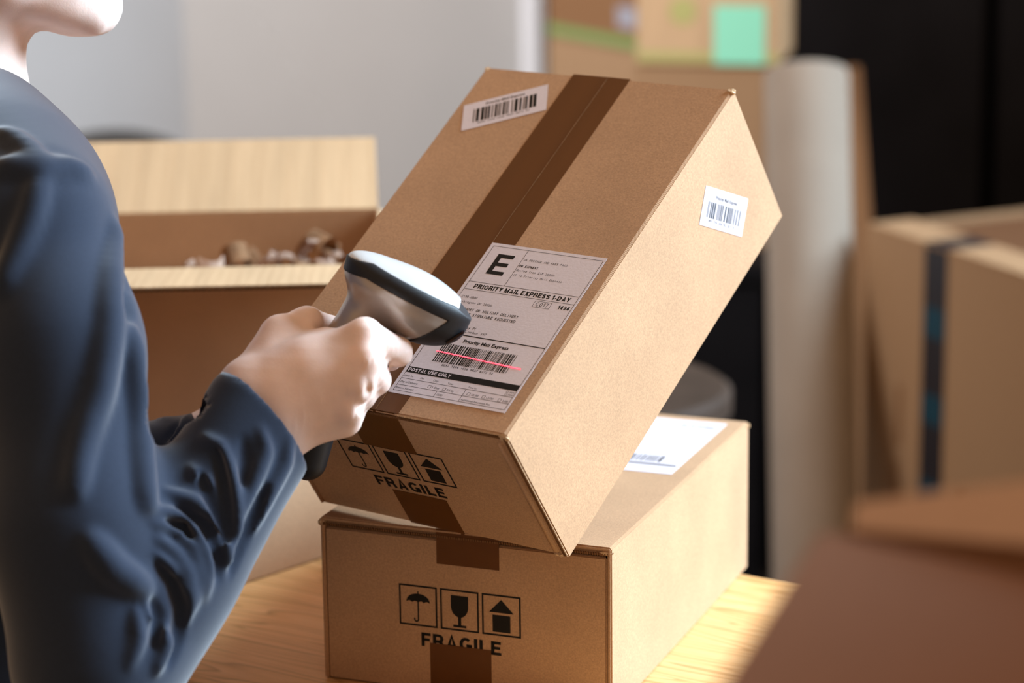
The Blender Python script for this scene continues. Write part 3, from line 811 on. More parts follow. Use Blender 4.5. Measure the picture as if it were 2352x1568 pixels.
for k_, r_ in (('i', .0100), ('m', .0098), ('r', .0092), ('p', .0085)):              # knuckles
    body.ell(F4[k_][0] - FWD * 0.0030, (r_, r_, r_ * .9), None, 0.005)
    body.ell(F4[k_][1], (r_ * .92,) * 3, None, 0.003)
for k_, q in (('i', (700, 845)), ('m', (690, 880)), ('r', (690, 915))):              # tendons
    a = hp(q[0], q[1], 1.7265); b = F4[k_][0] - FWD * 0.0065
    body.cone(a, b, .0026, .0032, 0.005)
for a, b, r_ in (((858, 838, 1.728), (905, 845, 1.752), .0016), ((842, 892, 1.722), (872, 908, 1.745), .0015), ((818, 932, 1.722), (846, 938, 1.745), .0014)):
    body.cone(hp(*a), hp(*b), r_, r_ * 1.3, 0.004, 's')                                 # clefts between fingers
# left arm and hand (behind the right hand, holding the side of the tilted carton)
def ul(u, v_, w): return RU @ np.array([u, v_, w]) + tu
lel = P(-20, 1165, 1.93); lwr = ul(-0.022, 0.005, 0.062) - np.array([0.028, -0.005, 0.010])
for dz in (-0.017, 0.017):
    body.cone(lwr + np.array([0, 0, dz]), ul(-0.020, 0.045, 0.062 + dz * 1.4), .014, .013, 0.012)
    body.cone(lwr + np.array([0, 0, dz]), lel, .016, .024, 0.02)
for j, (w_, ln_) in enumerate(((0.094, .062), (0.075, .072), (0.055, .067), (0.036, .052))):
    b0 = ul(-0.018, 0.052, w_ * .8 + .012); b1 = ul(-0.0135, 0.052 + ln_ * .5, w_); b2 = ul(-0.0095, 0.052 + ln_, w_)
    body.chain([b0, b1, b2], [.0095, .0082, .0068], 0.003)
body.chain([ul(-0.024, 0.02, 0.085), ul(-0.018, 0.045, 0.108), ul(-0.012, 0.072, 0.116)], [.0125, .0100, .0078], 0.005)
# head, neck, trunk, legs
hf = np.array([0.985, 0.17, 0.0]); hf /= np.linalg.norm(hf); hl = np.array([-hf[1], hf[0], 0.0]); hu = np.array([0, 0, 1.0])
HR = np.stack([hf, hl, hu], 1)
HC = P(-44, -286, 1.80)
def hd(x, y, z): return HC + HR @ np.array([x, y, z]) * 0.001
body.ell(hd(-4, 0, 12), (.096, .075, .102), HR, 0.0)
body.ell(hd(45, 0, -38), (.046, .056, .066), HR, 0.03)
for s_ in (-1, 1):
    body.cone(hd(8, 52 * s_, -66), hd(70, 18 * s_, -97), .016, .0145, 0.014)
    body.cone(hd(10, 56 * s_, -20), hd(8, 52 * s_, -66), .018, .016, 0.02)
    body.cone(hd(70, 34 * s_, -8), hd(60, 46 * s_, -25), .015, .015, 0.02)
    body.ell(hd(-12, 77 * s_, -8), (.017, .006, .030), HR, 0.004)
    body.ell(hd(78, 31 * s_, 10), (.012, .017, .009), HR, 0.006, 's')
    body.cone(hd(84, 18 * s_, 24), hd(72, 48 * s_, 22), .0075, .0065, 0.01)
body.cone(hd(73, 0, -96), hd(56, 0, -95), .0165, .019, 0.010)
body.cone(hd(70, 0, -60), hd(74, 0, -90), .020, .017, 0.012)
body.cone(hd(88, 0, 16), hd(106, 0, -26), .0075, .0105, 0.012)
body.cone(hd(98, -8, -30), hd(98, 8, -30), .008, .008, 0.008)
body.cone(hd(89, -15, -60), hd(89, 15, -60), .0065, .0065, 0.007)
body.cone(hd(88, -13, -72), hd(88, 13, -72), .0075, .0075, 0.006)
body.cone(hd(97, -20, -66), hd(97, 20, -66), .0022, .0022, 0.004, 's')
nk0, nk1 = hd(-14, 0, -55), hd(-42, 0, -190)
body.cone(nk0, nk1, .050, .051, 0.02)
for s_ in (-1, 1): body.cone(hd(-8, 46 * s_, -60), hd(-2, 8 * s_, -185), .013, .009, 0.02)
tc_ = np.array([-0.415, 1.735]); tf = np.array([0.53, 0.848]); tl = np.array([-0.848, 0.53])
def tp(f, l, z): q = tc_ + tf * f + tl * l; return np.array([q[0], q[1], z])
rsh = P(52, 520, 1.665); lsh = tp(0.0, 0.175, rsh[2])
body.cone(nk1, rsh, .050, .036, 0.05); body.cone(nk1, lsh, .050, .036, 0.05)
for s_ in (-1, 1):
    body.cone(tp(0, .075 * s_, 1.27), tp(0, .06 * s_, 1.10), .080, .072, 0.05)
    body.cone(tp(0, .06 * s_, 1.10), tp(0, .07 * s_, 0.92), .072, .090, 0.05)
    body.cone(tp(0, .085 * s_, 0.90), tp(0.0, .095 * s_, 0.48), .078, .052, 0.03)
    body.cone(tp(0, .095 * s_, 0.48), tp(-.01, .10 * s_, 0.09), .052, .036, 0.02)
    body.cone(tp(-.03, .10 * s_, 0.035), tp(.14, .115 * s_, 0.028), .035, .028, 0.02)
body.chain([rsh, P(125, 800, 1.632), P(165, 1200, 1.612), el], [.033, .034, .034, .030], 0.02)
body.cone(lsh, lel, .036, .034, 0.02); 
base = np.array([tc_[0], tc_[1], 0.0])
pers = volmesh('person', body, M['skin'], None, base, 2)
pers.location = base
tag(pers, 'person in a navy long-sleeved top pointing a barcode scanner at the tilted carton', 'person')
# eyes and nails
for s_ in (-1, 1):
    bm = bmesh.new(); bmesh.ops.create_uvsphere(bm, u_segments=16, v_segments=10, radius=0.0115)
    bmesh.ops.translate(bm, verts=bm.verts, vec=Vector(hd(71, 31 * s_, 9) - base)); frombm('eye', bm, M['eye'], pers, True)
# hair tied up at the back
hv = Vol(axis(-0.62, (-0.26, 0.005)), axis(1.62, (1.98, 0.005)), axis(1.42, (1.85, 0.005)))
hv.ell(hd(-8, 0, 18), (.103, .083, .108), HR, 0.0)
hv.ell(hd(-104, 0, 40), (.040, .040, .038), HR, 0.015)
hv.half(hd(52, 0, 30), HR @ np.array([0.86, 0, -0.5])); hv.half(hd(-60, 0, -52), HR @ np.array([0.30, 0, -0.95]))
volmesh('hair', hv, M['hair'], pers, base, 1)
# trousers
tv = Vol(axis(-0.66, (-0.18, 0.012)), axis(1.48, (2.0, 0.012)), axis(0.02, (1.06, 0.014)))
for s_ in (-1, 1):
    tv.cone(tp(0, .05 * s_, 1.0), tp(0, .07 * s_, 0.90), .088, .098, 0.04)
    tv.cone(tp(0, .085 * s_, 0.90), tp(0.0, .095 * s_, 0.48), .086, .064, 0.02)
    tv.cone(tp(0, .095 * s_, 0.48), tp(-.01, .10 * s_, 0.10), .064, .052, 0.02)
tv.half((0, 0, 1.03), (0, 0, 1)); tv.half((0, 0, 0.07), (0, 0, -1))
volmesh('trousers', tv, M['trousers'], pers, base, 1)

# ---- long-sleeved top
st_ = 0.0018
sv = Vol(axis(-0.72, (-0.42, 0.007), (-0.26, 0.003), (-0.112, st_)), axis(1.44, (1.47, 0.006), (1.68, st_), (1.80, 0.003), (2.06, 0.0055)), axis(0.93, (0.985, 0.006), (1.20, st_), (1.46, 0.003), (1.52, 0.005)))
cuf = [hp(548, 905, 1.735), hp(652, 1045, 1.735)]
cuc = (cuf[0] + cuf[1]) / 2
fax = (elbow - cuc) / np.linalg.norm(elbow - cuc)
# forearm: two parallel lobes make it oval
sv.chain([P(560, 926, 1.662), P(441, 1200, 1.640), P(290, 1440, 1.618)], [.0240, .032, .040], 0.02)
sv.chain([P(634, 1030, 1.664), P(310, 1411, 1.625), P(215, 1530, 1.61)], [.0225, .0395, .044], 0.02)
sv.chain([P(605, 973, 1.664), P(380, 1310, 1.632), P(240, 1500, 1.61)], [.029, .040, .046], 0.02)
# upper arm and shoulder
sv.cone(P(78, 530, 1.645), P(122, 800, 1.625), .0475, .0500, 0.03)
sv.cone(P(125, 800, 1.625), P(165, 1200, 1.605), .0505, .0520, 0.03)
sv.cone(P(165, 1200, 1.605), P(215, 1520, 1.60), .0520, .0460, 0.02)
sv.cone(P(60, 500, 1.65), P(-66, 352, 1.775), .042, .050, 0.025)
sv.cone(P(-62, 345, 1.775), lsh, .050, .046, 0.04)
for s_ in (-1, 1):
    sv.cone(tp(-.01, .085 * s_, 1.30), tp(-.005, .075 * s_, 1.12), .086, .082, 0.05)
    sv.cone(tp(-.005, .075 * s_, 1.12), tp(-.005, .078 * s_, 0.95), .082, .092, 0.05)
sv.cone(tp(-.01, 0, 1.28), tp(-.005, 0, 0.95), .085, .088, 0.05)
sv.cone(lsh, lel, .048, .044, 0.03)
lfx = (lwr - lel) / np.linalg.norm(lwr - lel)
sv.cone(lel, lwr + lfx * 0.008, .044, .029, 0.02)

# neck opening, cuff
sv.cone(nk0, nk1 + (nk1 - nk0) * 0.08, .0535, .0555, 0.004, 's')
cn = 0.757 * RGT + 0.652 * UPV + 0.42 * FWD; cn /= np.linalg.norm(cn)
cc = P(606, 966, 1.664)
sl = sv.sl(cc - 0.075, cc + np.array([0.075, 0.062, 0.075]))
X, Y, Z = sv.pts(sl)
sv.D[sl] = np.maximum(sv.D[sl], ((X - cc[0]) * cn[0] + (Y - cc[1]) * cn[1] + (Z - cc[2]) * cn[2]).astype(np.float32))
for q in ((562, 930), (596, 976), (628, 1027)):
    c0 = P(q[0], q[1], 1.664)
    sv.cone(c0 + cn * 0.05, c0 - cn * 0.022, .0195, .0190, 0.003, 's')
# folds: ridges and valleys laid on the cloth along lines of sight onto the sleeve, then kept as relief
def fold(pts, r, sink, d0=1.50, d1=1.80, op='u', k=0.006, taper=True):
    hs = []
    for (x0, y0), (x1, y1) in zip(pts, pts[1:]):
        n = max(int(math.hypot(x1 - x0, y1 - y0) / 14), 1)
        for i in range(n): hs.append((x0 + (x1 - x0) * i / n, y0 + (y1 - y0) * i / n))
    hs.append(pts[-1]); q = []
    for x_, y_ in hs:
        h_, v_ = sv.hit(x_, y_, d0, d1)
        if h_ is not None: q.append((h_, v_))
    n = len(q); res = []
    for i, (h_, v_) in enumerate(q):
        t = i / max(n - 1, 1); w_ = math.sin(math.pi * min(max(t, .05), .95)) ** (.6 if op == 'u' else 1.0)
        rr = r * w_ * (1.0 if op == 'u' else 0.40)
        res.append((h_ + v_ * (sink * rr if op == 'u' else -sink * rr), rr))
    return res, op, k
folds = []
Z_ = lambda L_: [(x / 1.807, 700 + y / 1.807) for x, y in L_]
for L_, r_ in (([(850, 548), (915, 590), (955, 700), (980, 850), (985, 940), (960, 1060)], .0042),
               ([(690, 775), (800, 815), (880, 872), (930, 980), (955, 1085)], .0040),
               ([(632, 850), (755, 880), (835, 970), (868, 1080), (850, 1210)], .0042),
               ([(635, 905), (735, 930), (795, 1010), (826, 1130), (805, 1250)], .0036),
               ([(655, 970), (725, 1030), (775, 1120), (785, 1230), (755, 1340)], .0044),
               ([(652, 1040), (705, 1100), (740, 1180), (745, 1260)], .0034),
               ([(795, 672), (850, 735), (888, 830)], .0034),
               ([(1085, 520), (1105, 610), (1055, 730), (1010, 860)], .0036),
               ([(1205, 560), (1185, 660), (1115, 790), (1040, 940)], .0038),
               ([(600, 1240), (640, 1320), (690, 1400), (650, 1520)], .0044),
               ([(560, 1260), (575, 1380), (540, 1500)], .0036)):
    folds.append(fold(Z_(L_), r_ * 0.80, 0.10, op='u', k=0.0055))
for L_, r_ in (([(905, 600), (925, 720), (945, 860), (950, 950)], .0040), ([(830, 700), (870, 800), (915, 905), (940, 1000)], .0036),
               ([(740, 850), (840, 905), (890, 1000), (905, 1130)], .0042),
               ([(690, 900), (760, 925), (800, 985)], .0030), ([(650, 1075), (715, 1150), (752, 1260), (735, 1400), (700, 1490)], .0052),
               ([(1100, 760), (1050, 880), (1000, 990), (955, 1110)], .0042), ([(1010, 560), (1020, 640), (1005, 740)], .0030),
               ([(620, 1210), (655, 1290), (640, 1420)], .0040)):
    folds.append(fold(Z_(L_), r_, 0.25, op='s', k=0.006))
# long soft folds of the upper arm, seams
for L_, r_ in (([(262, 520), (255, 640), (250, 760), (225, 900), (190, 1010), (170, 1130)], .0036), ([(300, 760), (312, 900), (318, 1020), (335, 1160)], .0034),
               ([(95, 400), (70, 500), (40, 580), (2, 660)], .0018), ([(2, 384), (50, 384), (98, 392), (150, 384), (200, 395)], .0018), ([(98, 392), (70, 350), (30, 318), (2, 305)], .0018),
               ([(205, 1240), (260, 1310), (330, 1352)], .0036)):
    folds.append(fold(L_, r_, 0.70, op='u', k=0.012))
for L_, r_ in (([(296, 560), (300, 640), (290, 720)], .0040), ([(322, 840), (326, 930), (322, 1000)], .0024)):
    folds.append(fold(L_, r_, 0.55, op='s', k=0.012))
for L_, r_, op in (([(420, 912), (440, 940), (420, 985), (390, 1020)], .0040, 'u'), ([(350, 960), (390, 960), (410, 930)], .0035, 'u'), ([(402, 930), (412, 970), (385, 1010)], .0035, 's')):
    folds.append(fold(L_, r_, 0.4, 1.76, 2.0, op=op, k=0.006))
for res, op, k_ in folds:
    for (a, ra), (b, rb) in zip(res, res[1:]):
        sv.cone(a, b, ra, rb, k_, op)
shirt = volmesh('shirt', sv, M['shirt'], pers, base, 4)

# ================================================================== OPEN BOX AT THE LEFT
OY = 2.128; ORZ = math.radians(2.2)
fr = P(500, 625, 1.0) - CAM
rimz = CAM[2] + fr[2] * OY / fr[1]
OH = rimz - TZ; OD = 0.250
xr = P(884, 480, 2.42)[0]
ob = empty('open_carton', 'large open carton with raised flaps and crinkled paper at the left of the table', 'carton', (xr - 0.42, OY - 0.004, TZ + 0.0005), ORZ)
OW = 0.425; tt = 0.004
box('front_panel', (0, 0, 0), (OW, tt, OH), M['kraft'], ob, bev=0.001)
box('back_panel', (0, OD - tt, 0), (OW, OD, OH), M['kraft'], ob, bev=0.001)
box('side_panel', (0, tt, 0), (tt, OD - tt, OH), M['kraft'], ob, bev=0.001)
box('side_panel', (OW - tt, tt, 0), (OW, OD - tt, OH), M['kraft'], ob, bev=0.001)
box('bottom_panel', (tt, tt, 0.0003), (OW - tt, OD - tt, 0.0003 + tt), M['kraft'], ob)
def flap(name, hinge_y, ln_, angle, material):
    """angle from straight outwards (+y) upwards, degrees; corrugated panel with a ridged inner face"""
    n = 150; vs, fs = [], []
    ca, sa = math.cos(math.radians(angle)), math.sin(math.radians(angle))
    def pt(x, s_, th): return (x, hinge_y + s_ * ca - th * sa, OH + s_ * sa + th * ca)
    rows = (0.0, ln_)
    top, bot = [], []
    for i in range(n + 1):
        x = 0.002 + (OW - 0.004) * i / n
        sk = 0.006 * (i / n - .5) * 2
        th = tt / 2 + 0.00007 * math.sin(i * 2.1) + 0.00007 * math.sin(i * .63)
        for s_ in rows:
            xx = x - (0.010 * s_ / ln_ if i == n else 0)
            vs.append(pt(xx, s_, th)); vs.append(pt(xx, s_, -tt / 2))
    for i in range(n):
        a = 4 * i; b = a + 4
        fs += [[a, a + 2, b + 2, b], [a + 1, b + 1, b + 3, a + 3], [a, b, b + 1, a + 1], [a + 2, a + 3, b + 3, b + 2]]
    fs += [[0, 1, 3, 2], [4 * n, 4 * n + 2, 4 * n + 3, 4 * n + 1]]
    o = mesh(name, vs, fs, material, ob)
    return pt
pb = flap('flap', OD - tt / 2, 0.120, 24, M['kraft_in'])
pf = flap('flap', tt / 2, -0.112, -4.5, M['kraft_in'])
# dark flute ends along the front flap
q0, q1 = Vector(pf(0.004, -0.1123, 0.0)), Vector(pf(OW - 0.004, -0.1123, 0.0))
flute_row('flute_edge', q0, q1, 100, 0.55, 0.0030, M['kraft_edge'], ob, (0, -1, 0), 0.0002)
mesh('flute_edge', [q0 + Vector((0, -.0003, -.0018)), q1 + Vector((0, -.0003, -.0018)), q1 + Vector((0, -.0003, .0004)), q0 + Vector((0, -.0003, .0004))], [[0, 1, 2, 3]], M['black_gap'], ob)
for x0, x1, sx in ((0.0, tt, -1), (OW - tt, OW, 1)):
    mt = Matrix.Translation((x0 + tt / 2, 0, OH)) @ Matrix.Rotation(math.radians(sx * 118), 4, 'Y')
    box('flap', (-tt / 2, 0.006, 0), (tt / 2, OD - 0.006, 0.11), M['kraft_in'], ob, mtx=mt)
# bed of crumpled filler paper
M['shred'] = mat('kraft_paper', (0.40, 0.215, 0.11), 0.8, 0.15, nscale=60, namt=0.2)
M['shred_pale'] = mat('pale_pink_paper', (0.62, 0.44, 0.34), 0.8, 0.15, nscale=60, namt=0.1)
bm = bmesh.new(); bmesh.ops.create_grid(bm, x_segments=60, y_segments=36, size=0.5)
for v in bm.verts:
    x = 0.01 + (v.co.x + .5) * (OW - 0.02); y = 0.01 + (v.co.y + .5) * (OD - 0.02)
    v.co = Vector((x, y, OH - 0.062 + 0.006 * math.sin(x * 190 + 3 * math.sin(y * 70)) + 0.006 * math.sin(y * 160 + x * 60) + random.uniform(-.003, .003)))
r = bmesh.ops.extrude_face_region(bm, geom=list(bm.faces))
for v in r['geom']:
    if isinstance(v, bmesh.types.BMVert): v.co.z = 0.006
bmesh.ops.recalc_face_normals(bm, faces=bm.faces)
fill = frombm('paper_filler', bm, M['shred'])
fill.location = ob.location; fill.rotation_euler = (0, 0, ORZ)
tag(fill, 'crumpled brown paper filling the open carton', 'packing paper', kind='stuff')
def curl(px, py, d, w, R_, turns, rot, material, label):
    bm = bmesh.new(); n = 30; row = []
    for i in range(n + 1):
        a = turns * 2 * math.pi * i / n; rr = R_ * (0.55 + 0.45 * i / n) * (1 + 0.10 * math.sin(a * 3.3))
        z = 0.004 * math.sin(a * 2.0)
        row.append((bm.verts.new((rr * math.cos(a), -w / 2 + z, rr * math.sin(a))), bm.verts.new((rr * math.cos(a) * 1.04, w / 2 + z, rr * math.sin(a) * 1.05))))
    for p_, q_ in zip(row, row[1:]): bm.faces.new((p_[0], q_[0], q_[1], p_[1]))
    bmesh.ops.solidify(bm, geom=list(bm.faces), thickness=0.0005)
    mt = Euler(rot).to_matrix().to_4x4(); bmesh.ops.transform(bm, matrix=mt, verts=bm.verts)
    o = frombm('paper_shred', bm, material, None, True); o.location = tuple(P(px, py, d))
    tag(o, label, 'packing paper', 'paper shreds in the open carton'); return o
PS, PP = M['shred'], M['shred_pale']
for i, (px, py, d, w, r_, tn_, rot, mm, lb_) in enumerate((
    (438, 614, 2.27, .012, .007, .9, (0.3, .2, .3), PP, 'small pale paper twist, leftmost shred in the open carton'),
    (492, 616, 2.27, .014, .013, .6, (1.2, .3, .9), PP, 'flat pale paper curl left of the brown loop in the open carton'),
    (548, 594, 2.29, .026, .015, .85, (0.5, .4, 0.5), PS, 'wide brown paper loop in the open carton'),
    (590, 606, 2.31, .020, .012, .6, (0.9, -.6, 0.3), PS, 'brown paper shred right of the wide loop in the open carton'),
    (622, 596, 2.28, .008, .012, 1.1, (0.4, .1, 1.1), PP, 'narrow pale paper curl in the middle of the open carton'),
    (656, 602, 2.27, .012, .011, .95, (0.2, .4, .2), PP, 'pale paper ring with a dark centre in the open carton'),
    (690, 606, 2.29, .014, .009, .8, (0.7, .9, .4), PS, 'small brown curl beside the pale ring in the open carton'),
    (712, 584, 2.26, .010, .013, .5, (0.2, 1.2, 2.2), PP, 'bright diagonal paper strip in the open carton'),
    (738, 570, 2.31, .022, .020, .7, (0.2, 0.3, .9), PS, 'tall brown paper arch near the back of the open carton'),
    (752, 602, 2.26, .010, .008, .9, (0.8, .1, 1.5), PP, 'small pale curl under the brown arch in the open carton'),
    (776, 596, 2.29, .010, .010, .8, (0.3, .5, .6), PP, 'pale paper curl furthest right in the open carton'),
    (760, 588, 2.33, .016, .012, .7, (1.3, .1, .1), PS, 'dark brown curl behind the pale ones at the right of the open carton'))):
    curl(px, py, d, w, r_, tn_, rot, mm, lb_)

# small closed carton standing between the open one and the table front
a = np.array([-0.262, 1.932]); b = np.array([-0.125, 2.076]); dv = (b - a) / np.linalg.norm(b - a)
sm = empty('small_carton', 'small plain carton partly hidden behind the forearm and the stacked cartons', 'carton', (a[0], a[1], TZ), math.atan2(dv[1], dv[0]))
carton(sm, float(np.linalg.norm(b - a)), 0.052, 0.115, M['kraft'])

# ================================================================== FOREGROUND BOX, lower right
fg_c = P(1896, 1223, 0.97); FRZ = math.radians(-18.2)
fg = empty('blurred_carton', 'open brown carton out of focus in the right foreground', 'carton', (fg_c[0], fg_c[1], TZ), FRZ)
ftop = fg_c[2] - TZ; FW, FL = 0.27, 0.26
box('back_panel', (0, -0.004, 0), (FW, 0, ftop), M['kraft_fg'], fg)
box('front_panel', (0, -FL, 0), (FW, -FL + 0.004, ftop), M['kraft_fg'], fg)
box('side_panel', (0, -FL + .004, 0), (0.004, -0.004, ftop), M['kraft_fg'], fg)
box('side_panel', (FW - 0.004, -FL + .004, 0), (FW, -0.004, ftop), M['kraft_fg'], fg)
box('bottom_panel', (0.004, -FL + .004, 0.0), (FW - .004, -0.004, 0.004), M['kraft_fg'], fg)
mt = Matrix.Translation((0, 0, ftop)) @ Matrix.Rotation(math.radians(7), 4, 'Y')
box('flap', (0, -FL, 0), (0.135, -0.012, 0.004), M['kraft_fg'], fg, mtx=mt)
M['kraft_lit'] = mat('kraft_cardboard_lit', (0.50, 0.34, 0.26), 0.7, 0.2, nscale=200, namt=0.05)  # lighter kraft stands in for light falling on the far flap
ca, sa = math.cos(math.radians(40)), math.sin(math.radians(40))
fv = []
for x, l_ in ((0.010, 0.012), (FW - 0.01, 0.075)):
    for s_, th in ((0, 0), (l_, 0), (l_, .004), (0, .004)):
        fv.append((x, s_ * ca - th * sa, ftop + s_ * sa + th * ca))
mesh('flap', fv, [[0, 1, 2, 3], [4, 7, 6, 5], [0, 4, 5, 1], [1, 5, 6, 2], [2, 6, 7, 3], [3, 7, 4, 0]], M['kraft_lit'], fg)
mt = Matrix.Translation((FW, 0, ftop)) @ Matrix.Rotation(math.radians(40), 4, 'Y')
box('flap', (0, -FL, 0), (0.13, 0, 0.004), M['kraft_fg'], fg, mtx=mt)
nb = empty('shading_carton', 'tall plain carton added out of view to shade the blurred foreground carton', 'carton', (fg_c[0] + 0.345, fg_c[1] - 0.02, TZ), FRZ)  # unseen blocker, added to keep window light off the foreground carton
carton(nb, 0.22, 0.30, 0.72, M['kraft_old'])
sidet = empty('side_table', 'small white side table holding the blurred foreground carton', 'table', (fg_c[0], fg_c[1], 0), FRZ)
box('tabletop', (-0.04, -0.34, TZ - 0.03), (0.62, 0.42, TZ), M['wall_white'], sidet, bev=0.003)
for x in (-0.03, 0.57):
    for y in (-0.33, 0.37):
        box('leg', (x, y, 0), (x + 0.04, y + 0.04, TZ - 0.03), M['wall_white'], sidet)

# ================================================================== BACKGROUND
M['mint'] = mat('mint_sticker', (0.30, 0.78, 0.55), 0.5, 0.2)
M['greenprint'] = mat('green_print', (0.20, 0.30, 0.10), 0.7, 0.1)
M['greenlight'] = mat('faded_green_print', (0.46, 0.44, 0.17), 0.7, 0.1)
M['greyprint'] = mat('grey_blue_print', (0.33, 0.32, 0.36), 0.7, 0.1)
def plainbox(name, label, x, y, z, rz, w, l, h, material, group=None, flaps=None):
    """local origin = front left bottom corner"""
    r = empty(name, label, 'carton', (x, y, z), rz, group)
    box('front_panel', (0, 0, 0), (w, 0.004, h), material, r, bev=.0015)
    box('back_panel', (0, l - 0.004, 0), (w, l, h), material, r, bev=.0015)
    box('side_panel', (0, 0.004, 0), (0.004, l - 0.004, h), material, r, bev=.0015)
    box('side_panel', (w - 0.004, 0.004, 0), (w, l - 0.004, h), material, r, bev=.0015)
    box('bottom_panel', (0.004, 0.004, 0), (w - 0.004, l - 0.004, 0.004), material, r)
    for y0, y1 in flaps or ((0.001, l / 2 - 0.001), (l / 2 + 0.001, l - 0.001)):
        box('top_flap', (0.001, y0, h), (w - 0.001, y1, h + 0.004), material, r, bev=.001)
    return r
# tower with the mint sticker
A1 = P(1462, 146, 4.2); B1 = P(1786, 152, 4.15)
dv = (B1 - A1)[:2]; w1 = float(np.linalg.norm(dv)); rz1 = math.atan2(dv[1], dv[0])
zt = A1[2]
cz = 0.76                                           # a black console carries the stacks
cl_, cr2 = P(1236, 600, 4.5)[0], P(1762, 600, 4.2)[0]
con = empty('console', 'low black console carrying the stacked cartons in the background', 'cabinet', (cl_, 4.02, 0))
box('top', (0, 0, cz - 0.03), (cr2 - cl_, 1.05, cz), M['black'], con, bev=0.003)
box('body', (0.012, 0.02, 0.06), (cr2 - cl_ - 0.012, 1.03, cz - 0.03), M['black'], con)
wdr = (cr2 - cl_ - 0.03) / 2
for k in range(2): box('door', (0.014 + k * (wdr + 0.002), 0.004, 0.07), (0.014 + k * (wdr + 0.002) + wdr, 0.02, cz - 0.035), M['black'], con, bev=0.002)
for x in (0.03, cr2 - cl_ - 0.07): box('foot', (x, 0.04, 0), (x + 0.04, 0.08, 0.06), M['black'], con)
plainbox('stacked_carton', 'dull carton directly under the carton with the mint sticker', A1[0] - 0.003, A1[1] + 0.004, cz + 0.0005, rz1, w1 * 0.93, 0.19, zt - cz - 0.0055, M['kraft_old'], 'cartons stacked in the background')
g1 = plainbox('stacked_carton', 'pale carton with a mint green sticker and green stripe on the tower', A1[0], A1[1], zt, rz1, w1, 0.20, 0.27, M['kraft_in'], 'cartons stacked in the background')
FG1 = Face((0, 0, 0), (1, 0, 0), (0, 0, 1), 0.0006)
w1m = w1 * 1000
ink('printed_stripe', FG1, [rect(0, 5, w1m, 20)], M['greenlight'], g1)
ink('sticker', FG1, [rect(w1m * .55, 2, w1m * .91, 96)], M['mint'], g1, 0.0006)
ink('printed_emblem', FG1, [[(w1m * .33 + 22 * math.cos(k * math.pi / 12), 86 + 22 * math.sin(k * math.pi / 12)) for k in range(24)]], M['greenlight'], g1)
# carton left of it; a darker kraft stands in for its shade
A2 = P(1258, 58, 4.95); B2 = P(1466, 112, 4.70)
dv = (B2 - A2)[:2]; w2 = float(np.linalg.norm(dv)); rz2 = math.atan2(dv[1], dv[0])
z2 = (A2[2] + B2[2]) / 2 - 0.012
plainbox('stacked_carton', 'brown carton on the console left of the mint-sticker tower', A2[0], A2[1], cz + 0.0005, rz2, w2, 0.14, z2 - cz - 0.0055, M['kraft_old'], 'cartons stacked in the background')
g2 = plainbox('stacked_carton', 'brown carton, shade put into its colour, with a dark green stripe on top of the left stack', A2[0], A2[1], z2, rz2, w2, 0.14, 0.28, M['kraft_dark'], 'cartons stacked in the background')
w2m = w2 * 1000
ink('printed_stripe', FG1, [rect(0, 4, w2m, 22)], M['greenprint'], g2)
ink('printed_emblem', FG1, [rect(w2m * .78, 40, w2m * .98, 78)], M['greyprint'], g2)
# paper roll
M['roll'] = mat('wrapping_paper', (0.30, 0.245, 0.195), 0.75, 0.15, nscale=12, namt=0.05)
rt = P(1852, 165, 3.75); rb = P(1874, 1330, 3.62)
dirv = (rb - rt) / np.linalg.norm(rb - rt); kf = (rt[2] - 0.0) / (-dirv[2]); foot = rt + dirv * kf
rr_ = 98 / FPX * 3.72
roll = empty('paper_roll', 'tall roll of pale wrapping paper standing beside the carton tower', 'paper roll', foot)
ax = rt - foot; L_ = float(np.linalg.norm(ax))
q = Vector(ax).to_track_quat('Z', 'Y').to_matrix().to_4x4()
bm = bmesh.new(); n = 48; prof = [(rr_ * .30, 0.004), (rr_ * .97, 0.004), (rr_, 0.01), (rr_, L_ - 0.006), (rr_ * .97, L_), (rr_ * .30, L_), (rr_ * .30, L_ * .5)]
rings = [[bm.verts.new((p_[0] * math.cos(2 * math.pi * i / n), p_[0] * math.sin(2 * math.pi * i / n), p_[1])) for i in range(n)] for p_ in prof]
for a_, b_ in zip(rings, rings[1:]):
    for i in range(n): bm.faces.new((a_[i], a_[(i + 1) % n], b_[(i + 1) % n], b_[i]))
bm.faces.new(rings[-1])
bmesh.ops.transform(bm, matrix=q, verts=bm.verts); bmesh.ops.recalc_face_normals(bm, faces=bm.faces)
frombm('paper', bm, M['roll'], roll, True)
bm = bmesh.new(); cyl(bm, (0, 0, L_ * .5), (0, 0, L_ + 0.004), rr_ * .30, n=32)
cyl(bm, (0, 0, L_ * .5), (0, 0, L_ + 0.0045), rr_ * .24, n=32)
bmesh.ops.transform(bm, matrix=q, verts=bm.verts); frombm('core', bm, M['kraft_old'], roll)
bm = bmesh.new(); addbox(bm, (rr_ * .2, -rr_ * 1.0 - .0004, 0.02), (rr_ * .24, -rr_ * .93, L_ - 0.02)); bmesh.ops.transform(bm, matrix=q, verts=bm.verts)
frombm('paper_end', bm, M['roll'], roll)
